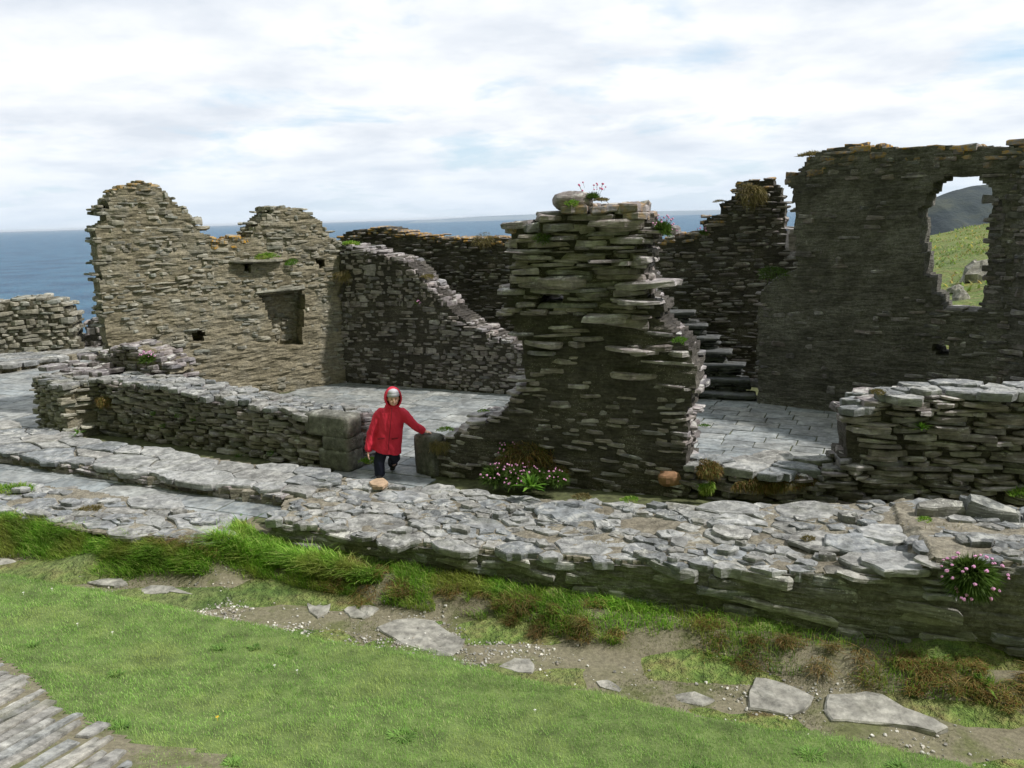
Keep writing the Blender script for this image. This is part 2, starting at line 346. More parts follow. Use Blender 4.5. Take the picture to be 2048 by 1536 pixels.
def masonry(acc, fr, T, poly, holes=(), course=(.024, .066), length=(.12, .44), prot=(-.015, .035), depth=(.16, .3), fill=1.,
            slope=None, seed=1, orange=None, protos=PROT, back=True, jag=.05, skip=None, edgeprot=.05, wob=.03, heart=True):
    rng = np.random.default_rng(seed); P = np.array(poly); z0, z1 = P[:, 1].min(), P[:, 1].max(); s0, s1 = P[:, 0].min(), P[:, 0].max()
    S = []; Z = []; Hh = []; Ls = []
    z = z0
    while z < z1+.05:
        h = rng.uniform(*course)*(1 if rng.random() > .12 else 1.6); s = s0-rng.uniform(0, .3)
        while s < s1:
            l = rng.uniform(*length)*(1 if rng.random() > .1 else 1.5)
            S.append(s+l/2); Z.append(z+h/2); Hh.append(h*rng.uniform(.80, 1.10)); Ls.append(l*rng.uniform(.9, 1.04)); s += l
        z += h
    S, Z, Hh, Ls = map(np.array, (S, Z, Hh, Ls)); n = len(S)
    wz = (n2(S, Z*1.5, 1.3, 2, seed*1.7)-.5)*wob*4
    Z = Z+wz+rng.uniform(-.006, .006, n)
    ts = np.zeros(n)
    if slope is not None:
        sl_ = np.array([slope(a, b) for a, b in zip(S, Z)]); Z = Z+0; ts = ts+sl_
    S = S+rng.uniform(-.01, .01, n)
    # validity: centre inside, with a ragged edge
    jx = rng.uniform(-jag, jag, n); jz = rng.uniform(-.02, .02, n)
    ok = inpoly(S+jx, Z+jz, poly)
    for h in holes:
        ok &= ~inpoly(S, Z, h); ok &= ~inpoly(S-Ls*.42+jx, Z, h); ok &= ~inpoly(S+Ls*.42+jx, Z, h)
    if skip is not None: ok &= ~skip(S, Z, rng)
    hf = rng.random(n) < fill
    oR = ok & ~inpoly(S+Ls*.46, Z, poly) & (rng.random(n) < .8); oL = ok & ~inpoly(S-Ls*.46, Z, poly) & (rng.random(n) < .8) & ~oR
    L2_ = Ls*rng.uniform(.5, .7, n); S = np.where(oR, S-(Ls-L2_)*.5, np.where(oL, S+(Ls-L2_)*.5, S)); Ls = np.where(oR | oL, L2_, Ls)
    S, Z, Hh, Ls, ts, hf = S[ok], Z[ok], Hh[ok], Ls[ok], ts[ok], hf[ok]; n = len(S)
    m = .30
    eL = ~inpoly(S-m, Z, poly); eR = ~inpoly(S+m, Z, poly); eT = ~inpoly(S, Z+.16, poly)
    for h in holes: eL |= inpoly(S-m, Z, h); eR |= inpoly(S+m, Z, h); eT |= inpoly(S, Z+.16, h)
    edge = eL | eR | eT
    att = np.zeros(n) if orange is None else orange(S, Z, eT)
    hf |= edge
    def put(S, Z, Hh, Ls, ts, att, yc, dp, extra=0.):
        k = len(S)
        if not k: return
        R = rotm(fr.u, fr.n, rng.normal(0, .045, k)+ts, rng.normal(0, .06, k), rng.normal(0, .18, k))
        place(acc, fr.W(S, yc, Z), np.stack([Ls, dp, Hh], -1), R, att, rng, protos)
    dp = rng.uniform(*depth, n); pr = rng.uniform(*prot, n)
    # stones at a free end or jamb poke out by different amounts
    S2 = S+np.where(eR & ~inpoly(S+.13, Z, poly), rng.uniform(-.02, edgeprot, n), 0)-np.where(eL & ~inpoly(S-.13, Z, poly), rng.uniform(-.02, edgeprot, n), 0)
    put(S2[hf], Z[hf], Hh[hf], Ls[hf], ts[hf], att[hf], (dp/2-pr)[hf], dp[hf])
    if back:
        dp = rng.uniform(*depth, n); pr = rng.uniform(*prot, n); I = hf
        Zb = Z+rng.uniform(-.01, .01, n)
        put(S2[I]+rng.uniform(-.05, .05, I.sum()), Zb[I], Hh[I], Ls[I], ts[I], att[I], (T-dp/2+pr)[I], dp[I])
    if T > .34 and heart:                            # hearting seen at the ends and on top
        for q in range(max(1, int((T-.3)/.2))):
            I = np.where(edge)[0]; yc = rng.uniform(.22, max(.24, T-.22), len(I)); d2 = rng.uniform(.16, .34, len(I))
            put(S2[I]+rng.uniform(-.06, .06, len(I)), Z[I]+rng.uniform(-.01, .02, len(I)), Hh[I], Ls[I]*rng.uniform(.7, 1.1, len(I)), ts[I], att[I], yc, d2)

# ------------------------------------------------------------------ flat slabs laid as crazy paving
def voronoi(poly, rmin, rmax, stretch, ang, rng, maxn=900):
    P = np.array(poly); c, s = cos(ang), sin(ang); R2 = np.array([[c, s], [-s, c]]); Q = P @ R2.T; Q[:, 0] /= stretch
    lo, hi = Q.min(0)-rmax, Q.max(0)+rmax; pts = []; rs = []
    area = np.prod(hi-lo); tries = int(area/(rmin*rmin)*14)
    for _ in range(tries):
        p = rng.uniform(lo, hi); t = rng.random(); r = rmin+(rmax-rmin)*t**1.8*(1-_/tries*.75)
        if pts:
            A = np.array(pts); d = np.hypot(*(A-p).T)
            if (d < .82*(np.array(rs)+r)).any(): continue
        pts.append(p); rs.append(r)
    A = np.array(pts); rs = np.array(rs); cells = []
    for i, p in enumerate(A):
        w_ = p*np.array([stretch, 1]) @ R2
        if not inpoly(w_[0], w_[1], P): continue
        b = rmax*2.2; cell = [p+np.array(v) for v in ((-b, -b), (b, -b), (b, b), (-b, b))]
        d = np.hypot(*(A-p).T); J = np.argsort(d)[1:22]
        for j in J:
            nv = A[j]-p; dd = np.linalg.norm(nv); nv = nv/dd; t = dd*rs[i]/(rs[i]+rs[j]); new = []
            for k in range(len(cell)):
                a, b_ = cell[k], cell[(k+1) % len(cell)]; fa = (a-p) @ nv-t; fb = (b_-p) @ nv-t
                if fa <= 0: new.append(a)
                if (fa < 0) != (fb < 0) and fa != fb: new.append(a+(b_-a)*fa/(fa-fb))
            cell = new
            if len(cell) < 3: break
        if len(cell) >= 3: cells.append((w_, (np.array(cell)*np.array([stretch, 1])) @ R2, rs[i]))
    return cells
def slab(acc, poly, ztop, thick, rng, gap=.012, rough=.02, tilt=.02, att=0., ctr=None, dome=.006, mat=0):
    """one irregular flat stone; ztop may be a function of x,y"""
    P = np.array(poly); c = P.mean(0); ext = np.hypot(*(P-c).T).mean()
    P = c+(P-c)*(1-gap/ext)
    Q = []
    for i in range(len(P)):
        a, b = P[i], P[(i+1) % len(P)]; ln = np.linalg.norm(b-a); k = max(1, int(ln/max(.05, ext*.32)))
        for t in range(k):
            q = a+(b-a)*t/k; Q.append(q+rng.normal(0, rough*ext*.8*(.6 if t == 0 else 1.), 2))
        # knock the corner back
    Q = np.array(Q)
    Q = .92*Q+.04*(np.roll(Q, 1, 0)+np.roll(Q, -1, 0)); n = len(Q)
    if n < 4: return
    gx, gy = rng.normal(0, tilt, 2); zc = ztop(c[0], c[1]) if callable(ztop) else ztop
    def zz(q): return zc+(q[:, 0]-c[0])*gx+(q[:, 1]-c[1])*gy
    t1 = zz(Q); inn = c+(Q-c)*(1-rng.uniform(.02, .07, n))[:, None]; in2 = c+(Q-c)*(.55+rng.uniform(-.1, .1, n))[:, None]
    V = [np.c_[c+(Q-c)*.96, t1-thick], np.c_[Q*1., t1-thick*rng.uniform(.35, .6, n)], np.c_[c+(Q-c)*(1.0+rng.uniform(-.03, .03, n))[:, None], t1-np.minimum(.012, thick*.2)],
         np.c_[inn, zz(inn)+rng.normal(0, .002, n)], np.c_[in2, zz(in2)+rng.normal(0, dome, n)], np.array([[c[0], c[1], zc+rng.normal(0, dome)]])]
    fs = []
    for r in range(4):
        for i in range(n):
            j = (i+1) % n; fs.append((r*n+i, r*n+j, (r+1)*n+j, (r+1)*n+i))
    for i in range(n): fs.append((4*n+i, 4*n+(i+1) % n, 5*n))
    a2 = 0
    x, y = Q[:, 0], Q[:, 1]; a2 = (x*np.roll(y, -1)-y*np.roll(x, -1)).sum()
    if a2 < 0: fs = [f[::-1] for f in fs]
    acc.add(np.concatenate(V), fs, att, mat)
def slabs(acc, poly, ztop, rng, rmin=.08, rmax=.22, stretch=1.5, ang=0., thick=(.03, .07), gap=.012, lift=.012, tilt=.025, drop=0., orange=None, rough=.1):
    for (c, cell, r) in voronoi(poly, rmin, rmax, stretch, ang, rng):
        if rng.random() < drop: continue
        z = (ztop(c[0], c[1]) if callable(ztop) else ztop)+abs(rng.normal(0, lift)); th = rng.uniform(*thick)
        slab(acc, cell, z, th+.02, rng, gap, rough, tilt, orange(c) if orange else 0.)
def plansheet(poly, zf, cell=.06, amp=.012, seed=0., skirt=0., soft=0.):
    """a displaced horizontal sheet over a plan polygon, with a closed skirt"""
    P = np.array(poly); lo, hi = P.min(0)-cell, P.max(0)+cell; nx, ny = int((hi[0]-lo[0])/cell)+1, int((hi[1]-lo[1])/cell)+1
    X, Y = np.meshgrid(lo[0]+np.arange(nx+1)*cell, lo[1]+np.arange(ny+1)*cell, indexing='ij')
    ok = inpoly(X[:-1, :-1]+cell/2, Y[:-1, :-1]+cell/2, P)
    Z = zf(X, Y)+(n2(X, Y, 6, 4, seed)-.5)*amp*2
    idx = np.arange((nx+1)*(ny+1)).reshape(nx+1, ny+1); a, b, c, d = idx[:-1, :-1], idx[1:, :-1], idx[1:, 1:], idx[:-1, 1:]
    V = np.stack([X, Y, Z], -1).reshape(-1, 3); FF = [np.stack([a[ok], b[ok], c[ok], d[ok]], -1)]
    if skirt:
        nv = len(V); V = np.concatenate([V, V-np.array([0, 0, skirt])]); pad = np.zeros((nx+2, ny+2), bool); pad[1:-1, 1:-1] = ok
        def side(m, p, q): FF.append(np.stack([p[m], p[m]+nv, q[m]+nv, q[m]], -1))
        side(ok & ~pad[:-2, 1:-1], a, d); side(ok & ~pad[2:, 1:-1], c, b); side(ok & ~pad[1:-1, 2:], d, c); side(ok & ~pad[1:-1, :-2], b, a)
    Fq = np.concatenate(FF); used = np.unique(Fq); re = np.full(len(V), -1); re[used] = np.arange(len(used))
    ac = Acc(); ac.addarr(V[used], re[Fq]); return ac

# ------------------------------------------------------------------ terrain
P0 = np.array([-2.54, 7.86]); TT = np.array([.94, -.342]); NN = np.array([-.342, -.94])
def sd(x, y): dx, dy = x-P0[0], y-P0[1]; return dx*TT[0]+dy*TT[1], dx*NN[0]+dy*NN[1]
def zpath(s): return np.interp(s, [-8, -2, 0, 3, 8], [-.16, -.24, -.30, -.40, -.50])
def zfront(x, y):                           # the open ground on the camera's side of the front wall
    s, d = sd(x, y); zp = zpath(s)
    bank = (1-sstep(.15, .80, d))*np.where(s < 0, -zp-.02, .10)*np.where(s < 0, 1., 1.)
    k = sstep(-.4, .4, s); bank = (1-sstep(.50, 1.02, d))*(-zp-.01)*(1-k)+(1-sstep(.25, .66, d))*.13*k
    z = zp+bank; r = np.maximum(d-1.28, 0)
    z = z+sstep(1.18, 1.42, d)*.05+.12*r+.04*r*r
    return z+(n2(x, y, 1.2, 3, 4.)-.5)*.05
def zterr(x, y):
    s, d = sd(x, y); q = .4*x+.917*y
    inner = np.full_like(x, -.035)
    fall = -.6*np.maximum(q-16.5, 0)-.02*np.maximum(q-16.5, 0)**2
    fall = np.minimum(fall, -.9*np.maximum(-17-x, 0)); fall = np.maximum(fall, -70)
    r = np.hypot(x, y); hill = -.15+.009*np.minimum(y, 70)+.19*(x-.515*y)
    hill = hill-np.maximum(y-68, 0)**1.3*.5
    hill = np.where(r > 12, hill+(n2(x, y, .35, 4, 2.)-.5)*.9*sstep(14, 24, r), hill); hill = np.maximum(hill, -70)
    wgt = sstep(.12, .34, x/np.maximum(y, 1))*sstep(16, 21, q+.3*x)
    z = inner+fall; z = z*(1-wgt)+hill*wgt
    z = np.where(d > -.3, zfront(x, y)-.03, z)
    return z
def grid(xs, ys, zf):
    X, Y = np.meshgrid(xs, ys, indexing='ij'); Z = zf(X, Y); nx, ny = X.shape
    idx = np.arange(nx*ny).reshape(nx, ny); a, b, c, d = idx[:-1, :-1], idx[1:, :-1], idx[1:, 1:], idx[:-1, 1:]
    ac = Acc(); ac.addarr(np.stack([X, Y, Z], -1).reshape(-1, 3), np.stack([a, b, c, d], -1).reshape(-1, 4)); return ac
def mat_ground():
    m, nt, b = newmat('rough_ground'); co = objco(nt)
    n1_ = noise(nt, co, .35, 6, .65); n2_ = noise(nt, co, 2.4, 6, .7); n3 = noise(nt, co, 14, 3)
    c = ramp(nt, n2_, [(.32, (.08, .15, .03)), (.45, (.15, .22, .05)), (.55, (.22, .24, .08)), (.64, (.16, .12, .055)), (.74, (.28, .24, .13))])
    c2 = ramp(nt, n2_, [(.35, (.09, .15, .04)), (.6, (.20, .24, .09))])
    c = mix(nt, ramp(nt, n1_, [(.42, 0.), (.6, 1.)]), c, c2)
    c = mix(nt, ramp(nt, noise(nt, co, 1.1, 5, .7), [(.63, 0.), (.68, .9)]), c, (.38, .28, .05))
    c = mix(nt, 1., c, ramp(nt, n3, [(.3, .6), (.7, 1.3)]), 'MULTIPLY')
    L(nt, c, b.inputs['Base Color']); b.inputs['Roughness'].default_value = .95
    bm = N(nt, 'Bump', i_Strength=1., i_Distance=.35); L(nt, n2_, bm.inputs['Height']); L(nt, bm.outputs[0], b.inputs['Normal'])
    return m
M['ground'] = mat_ground()
xs = np.concatenate([np.arange(-140, -30, 6.), np.arange(-30, 50, .7), np.arange(50, 170, 4.)])
ys = np.concatenate([np.arange(-60, -6, 5.), np.arange(-6, 40, .6), np.arange(40, 110, 1.5), np.arange(110, 180, 8.)])
tag(grid(xs, ys, zterr).build('ground', M['ground'], smooth=True), kind='structure')

def mat_sea():
    m, nt, b = newmat('sea_water'); co = objco(nt)
    tc = N(nt, 'TexCoord')
    n1_ = noise(nt, co, .012, 6, .6); mp = objco(nt, (1, 2.2, 1)); n2_ = noise(nt, mp, .16, 6, .62); n3 = noise(nt, mp, .7, 4, .6)
    c = ramp(nt, n1_, [(.38, (.012, .060, .125)), (.5, (.022, .090, .165)), (.62, (.035, .12, .20))])
    c = mix(nt, 1., c, ramp(nt, n2_, [(.3, .55), (.7, 1.6)]), 'MULTIPLY')
    foam = ramp(nt, noise(nt, objco(nt, (1, 2.5, 1)), .11, 8, .72), [(.655, 0.), (.68, 1.)])
    c = mix(nt, foam, c, (.6, .65, .68))
    L(nt, c, b.inputs['Base Color']); b.inputs['Roughness'].default_value = .4; b.inputs['IOR'].default_value = 1.33; b.inputs['Specular IOR Level'].default_value = .28
    h = math_(nt, 'ADD', math_(nt, 'MULTIPLY', n2_, 1.), math_(nt, 'MULTIPLY', n3, .35))
    bm = N(nt, 'Bump', i_Strength=1., i_Distance=3.4); L(nt, h, bm.inputs['Height']); L(nt, bm.outputs[0], b.inputs['Normal'])
    return m
ac = Acc(); ac.add([(-80000, -2000, 0), (80000, -2000, 0), (80000, 80000, 0), (-80000, 80000, 0)], [(0, 1, 2, 3)])
sea = ac.build('sea', mat_sea()); sea.location.z = -60; tag(sea, kind='structure')

def ridge(name, pts, depth, base, mat, seed, amp):
    """a solid hill: crest points (x,y,z), falling to `base` in front and behind"""
    P = np.array(pts, float); k = 160; t = np.linspace(0, len(P)-1, k)
    C = np.stack([np.interp(t, np.arange(len(P)), P[:, i]) for i in range(3)], -1); rows = []
    prof = np.linspace(-1, 1, 41)
    for q in prof:
        f = 1-abs(q)**1.25; z = base+(C[:, 2]-base)*f
        R = C.copy(); R[:, 1] += q*depth; R[:, 2] = z
        R[:, 2] += (fbm(np.stack([R[:, 0]/amp[0], R[:, 1]/amp[0], np.full(k, seed)], -1), 5, .55)-.5)*amp[1]*(.25+.75*abs(q)*(1-abs(q))*4)
        rows.append(R)
    V = np.array(rows); m_, k_ = V.shape[:2]; idx = np.arange(m_*k_).reshape(m_, k_); a, b, c, d = idx[:-1, :-1], idx[:-1, 1:], idx[1:, 1:], idx[1:, :-1]
    ac = Acc(); ac.addarr(V.reshape(-1, 3), np.stack([a, b, c, d], -1).reshape(-1, 4))
    o = ac.build(name, mat, smooth=True); return tag(o, kind='structure')
def mat_head(name, cs, sc):
    m, nt, b = newmat(name); co = objco(nt); n1_ = noise(nt, co, sc, 7, .7)
    c = ramp(nt, n1_, [(.35, cs[0]), (.5, cs[1]), (.65, cs[2])]); L(nt, c, b.inputs['Base Color']); b.inputs['Roughness'].default_value = 1.
    bm = N(nt, 'Bump', i_Strength=.8, i_Distance=6.); L(nt, n1_, bm.inputs['Height']); L(nt, bm.outputs[0], b.inputs['Normal']); return m
ridge('headland', [D(1800, 470, 640), D(1838, 425, 650), D(1856, 402, 660), D(1900, 386, 670), D(1943, 374, 690), D(1990, 368, 720), D(2120, 350, 760), D(2400, 330, 820)],
      180, -60, mat_head('headland_turf', ((.022, .032, .04), (.035, .047, .05), (.055, .065, .055)), .03), 3., (60, 22))
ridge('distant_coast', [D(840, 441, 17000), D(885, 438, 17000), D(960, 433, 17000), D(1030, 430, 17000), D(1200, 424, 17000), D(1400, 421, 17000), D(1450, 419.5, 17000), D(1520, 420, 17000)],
      2500, -60, mat_head('hazed_coast', ((.14, .19, .25), (.17, .22, .27), (.19, .24, .28)), .001), 5., (1500, 14))  # pale blue of distance haze painted into the coast's own colour

# ------------------------------------------------------------------ the walls
def wall_thing(name, label, A, B, z=0.): return empty(name, (float((A[0]+B[0])/2), float((A[1]+B[1])/2), z), label, 'wall')

# tan gable wall, left
fT = Fr((-6.78, 13.12), (-3.28, 15.49))
wT = wall_thing('ruined_wall', 'tall pale sunlit slate wall with two ragged peaks and a dark niche', fT.A, fT.B)
pT = fT.P([(196, 850), (215, 700), (203, 640), (196, 560), (192, 500), (188, 452), (207, 440), (208, 415), (220, 378), (255, 367), (290, 364), (325, 372), (345, 398),
           (383, 428), (404, 462), (440, 478), (500, 470), (508, 452), (530, 425), (562, 408), (600, 415), (645, 440), (658, 470), (690, 492), (700, 780)])
niche = fT.P([(518, 590), (604, 578), (610, 600), (606, 690), (556, 696), (545, 660), (535, 625)])
put1 = fT.P([(384, 668), (398, 660), (412, 664), (406, 682), (388, 684)]); put2 = fT.P([(483, 524), (505, 524), (503, 545), (487, 546)])
put3 = fT.P([(632, 518), (650, 518), (652, 534), (636, 536)])
hol = [niche, put1, put2, put3]
ledge = fT.P([(432, 690), (470, 696), (477, 720), (476, 762), (452, 765), (440, 742), (418, 728), (424, 700)])
ac = Acc()
def orT(S, Z, e):
    a, b = fT.E(415, 475)[0], fT.E(500, 475)[0]; zt = fT.E(450, 480)[1]
    return np.where((S > a) & (S < b) & (Z > zt-.12), 1.5, 0.)+np.where((Z > fT.E(290, 375)[1]-.05) & (S < fT.E(300, 370)[0]), .7, 0)
zlow = fT.E(450, 600)[1]
masonry(ac, fT, .75, pT, hol, (.02, .07), (.08, .36), (-.035, .04), seed=11, orange=orT, jag=.07, edgeprot=.09, wob=.05,
        skip=lambda S, Z, r: (Z < zlow) & (n2(S, Z, 1.6, 3, 8.) > .47) & (r.random(len(S)) < .75))
ac.build('stonework', M['tan'], wT)
core_mesh(fT, .75, pT, hol, .045, .004, .06, 2.1, .04).build('mortar', M['tanm'], wT)
ac = core_mesh(fT, .30, [(min(p[0] for p in h)-.1, 0) for h in [niche]] and [(fT.E(370, 700)[0], .15), (fT.E(660, 700)[0], .15), (fT.E(660, 500)[0], 2.75), (fT.E(470, 500)[0], 2.75), (fT.E(370, 640)[0], 1.6)], [], .06, 0, .04, 6.)
ac.V = [v-np.array([fT.n[0], fT.n[1], 0])*.36 for v in ac.V]
ac.build('niche_back', M['tanm'], wT)
fT2 = Fr(fT.A-fT.n*.34, fT.B-fT.n*.34); ac = Acc(); masonry(ac, fT2, .2, [(fT.E(500, 600)[0], .9), (fT.E(620, 600)[0], .9), (fT.E(620, 600)[0], 2.2), (fT.E(500, 600)[0], 2.2)], [], (.03, .09), (.15, .4), (-.02, .03), seed=12, back=False, heart=False); ac.build('niche_stones', M['tan'], wT)
ac = Acc(); r_ = np.random.default_rng(3)
a0, a1 = fT.E(515, 585), fT.E(612, 576)
place(ac, fT.W(np.array([(a0[0]+a1[0])/2]), .12, np.array([(a0[1]+a1[1])/2+.01])), np.array([[abs(a1[0]-a0[0])*1.15, .4, .05]]), rotm(fT.u, fT.n, np.array([-.03]), np.zeros(1), np.zeros(1)), np.zeros(1), r_)
a0, a1 = fT.E(455, 520), fT.E(560, 523)
place(ac, fT.W(np.array([(a0[0]+a1[0])/2]), .05, np.array([(a0[1]+a1[1])/2])), np.array([[abs(a1[0]-a0[0])*1.05, .45, .04]]), rotm(fT.u, fT.n, np.array([.02]), np.zeros(1), np.zeros(1)), np.zeros(1), r_)
ac.build('lintel', M['tan'], wT)

# dark cross wall at the back of the left room
fX = Fr((-3.28, 15.49), (.05, 13.91))
wX = wall_thing('ruined_wall', 'dark slate wall behind the child with its broken top stepping down to the right', fX.A, fX.B)
pX = fX.P([(680, 775), (676, 500), (705, 492), (745, 503), (800, 515), (832, 540), (850, 568), (880, 592), (905, 622), (945, 652), (990, 670), (1040, 690), (1130, 700), (1130, 810)])
ac = Acc(); masonry(ac, fX, .65, pX, [], (.03, .07), (.10, .32), (-.015, .03), seed=21, jag=.06, fill=.9, skip=lambda S, Z, r: (Z < 1.5) & (S < 2.0) & (r.random(len(S)) < .4))
ac.build('stonework', M['lit'], wX); core_mesh(fX, .65, pX, [], .055, .02, .035, 4.).build('mortar', M['darkm'], wX)

# far wall and its tower-like right end
fF = Fr((-5.3, 18.4), (5.35, 14.2))
wF = wall_thing('ruined_wall', 'farthest dark wall crusted with orange lichen, rising to a crumbling stack at its right end', fF.A, fF.B)
pF = fF.P([(672, 800), (672, 478), (692, 460), (740, 454), (770, 452), (800, 462), (850, 470), (905, 474), (1010, 474), (1100, 485), (1250, 490), (1325, 478), (1345, 470), (1398, 462), (1404, 445), (1412, 432),
            (1436, 428), (1440, 402), (1462, 398), (1470, 366), (1500, 358), (1540, 356), (1562, 374), (1568, 400), (1575, 430), (1572, 462), (1600, 478), (1640, 500), (1660, 800)])
ac = Acc()
masonry(ac, fF, .7, pF, [], (.026, .062), (.12, .42), (-.02, .04), seed=31, jag=.07, edgeprot=.09, protos=PROTL, fill=.8,
        orange=lambda S, Z, e: np.where(e, .9, 0)*np.where(S > fF.E(1300, 480)[0], .8, 1.)+np.where(Z > fF.E(1500, 372)[1], .6, 0))
ac.build('stonework', M['dark'], wF); core_mesh(fF, .7, pF, [], .07, .02, .05, 5.).build('mortar', M['darkm'], wF)

# tall right wall with the window
fW = Fr((3.98, 12.82), (6.42, 10.92))
wW = wall_thing('ruined_wall', 'tallest dark wall at right, pierced by a big ragged window opening', fW.A, fW.B)
pW = fW.P([(1512, 830), (1514, 620), (1524, 575), (1560, 548), (1592, 540), (1588, 470), (1586, 420), (1584, 380), (1566, 362), (1570, 352), (1602, 345), (1606, 325), (1640, 300), (1700, 287), (1800, 293), (1900, 288), (2060, 292), (2080, 292), (2080, 950)])
win = fW.P([(1838, 480), (1840, 440), (1836, 420), (1852, 408), (1850, 388), (1866, 382), (1866, 364), (1884, 360), (1886, 350), (1962, 350), (1964, 366), (1982, 370), (1984, 392), (2002, 400), (2008, 440), (2000, 480), (2016, 520), (2006, 560), (2014, 596), (2000, 618), (1930, 624), (1884, 618), (1880, 592), (1862, 586), (1862, 556), (1848, 548), (1850, 515)])
slit = fW.P([(1868, 686), (1899, 686), (1899, 712), (1869, 712)])
def orW(S, Z, e): zt = np.interp(S, [p[0] for p in fW.P([(1600, 330), (1700, 287), (2060, 292)])], [p[1] for p in fW.P([(1600, 330), (1700, 287), (2060, 292)])]); return np.clip((Z-zt+.30)/.22, 0, 1.5)*.9
ac = Acc(); masonry(ac, fW, .7, pW, [win, slit], (.03, .075), (.12, .45), (-.02, .04), seed=41, jag=.05, orange=orW, edgeprot=.05, wob=.04,
                    skip=lambda S, Z, r: (Z < fW.E(1700, 360)[1]) & (S < fW.E(1830, 600)[0]) & (S > .15) & (r.random(len(S)) < .76))
ac.build('stonework', M['dark'], wW); core_mesh(fW, .7, pW, [win, slit], .04, -.006, .035, 6., .02, backin=.02).build('mortar', M['wash'], wW)

# return wall, right edge
fR = Fr((6.52, 11.0), (7.9, 8.3))
wR = wall_thing('ruined_wall', 'dark wall at the right edge of the picture, meeting the window wall', fR.A, fR.B)
zr = 3.55
pR = [(-.05, -.05), (3.1, -.05), (3.1, 3.7), (1.2, 3.95), (.1, 3.9), (-.05, 3.2)]
ac = Acc(); masonry(ac, fR, .6, pR, [], (.03, .075), (.12, .4), (-.02, .05), seed=51, fill=.8, orange=lambda S, Z, e: np.where(Z > 3.6, .8, 0)); ac.build('stonework', M['dark'], wR)
core_mesh(fR, .6, pR, [], .07, .01, .04, 7.).build('mortar', M['wash'], wR)

def blob(c, r, seed, n=22, m=14, amp=.22):
    V = []
    for i in range(1, m):
        ph = pi*i/m-pi/2
        for k in range(n): a = 2*pi*k/n; V.append((cos(ph)*cos(a), cos(ph)*sin(a), sin(ph)))
    V = np.array([(0, 0, -1.)]+V+[(0, 0, 1.)]); e = (np.abs(V)**3).sum(1)**(-1/3); V = V*e[:, None]
    V = V*(1+amp*2*(fbm(V*1.7+seed*9.7, 4, .6)-.5))[:, None]; V = V*np.array(r)+np.array(c); N_ = len(V)-1; a = Acc()
    a.add(V, [(0, 1+(k+1) % n, 1+k) for k in range(n)]+[(1+i*n+k, 1+i*n+(k+1) % n, 1+(i+1)*n+(k+1) % n, 1+(i+1)*n+k) for i in range(m-2) for k in range(n)]+[(N_, 1+(m-2)*n+k, 1+(m-2)*n+(k+1) % n) for k in range(n)]); return a
# pier in the middle
fP = Fr((-.98, 9.50), (2.02, 8.42))
wP = wall_thing('ruined_wall', 'tall crumbling slate pier in the centre with a low shoulder running to the stone post', fP.A, fP.B, -.2)
pP = fP.P([(866, 985), (868, 884), (900, 864), (960, 842), (1004, 816), (1016, 797), (1040, 780), (1034, 700), (1014, 650), (986, 628), (1000, 604), (1008, 560), (1002, 520), (1012, 492), (1012, 462), (996, 452), (1050, 440), (1072, 432),
            (1098, 420), (1150, 416), (1200, 410), (1252, 408), (1290, 424), (1310, 445), (1314, 475), (1290, 492), (1312, 508), (1292, 540), (1312, 562), (1300, 592), (1346, 606), (1322, 640), (1352, 660), (1378, 682),
            (1398, 715), (1402, 760), (1394, 800), (1384, 840), (1386, 880), (1390, 1030)])
zs = [fP.E(1150, 640)[1], fP.E(1150, 760)[1]]
gapP = fP.P([(1070, 592), (1125, 590), (1122, 612), (1072, 610)])
ac = Acc()
def upP(S, Z): return 0.
rngp = np.random.default_rng(61)
masonry(ac, fP, .8, [p for p in pP], [gapP], (.028, .078), (.18, .66), (-.03, .06), (.24, .42), seed=61, jag=.05, edgeprot=.06, wob=.02,
        slope=lambda s, z: .12*max(0., min(1., (1.0-z)/.8)), orange=lambda S, Z, e: np.where(e & (Z > 2.6), .45, 0)*(n2(S, Z, 4, 2, 3.) > .45),
        skip=lambda S, Z, r: (Z < zs[1]) | ((Z < zs[0]) & (r.random(len(S)) < .45)))
edgz = lambda S, Z: (~inpoly(S+.34, Z, pP)) | (~inpoly(S-.2, Z, pP))
masonry(ac, fP, .8, pP, [], (.022, .055), (.14, .5), (-.012, .035), (.2, .36), seed=62, jag=.04, edgeprot=.06, wob=.03,
        slope=lambda s, z: .10*max(0., min(1., (1.1-z)/.8)), skip=lambda S, Z, r: (Z > zs[1]) | (~edgz(S, Z) & (r.random(len(S)) < .50)))
ac.build('stonework', M['lit'], wP)
core_mesh(fP, .8, pP, [gapP], .045, lambda S, Z: .012+.06*sstep(zs[1]-.1, zs[0]+.2, Z), .045, 9., .06, backin=.04).build('mortar', M['darkm'], wP)
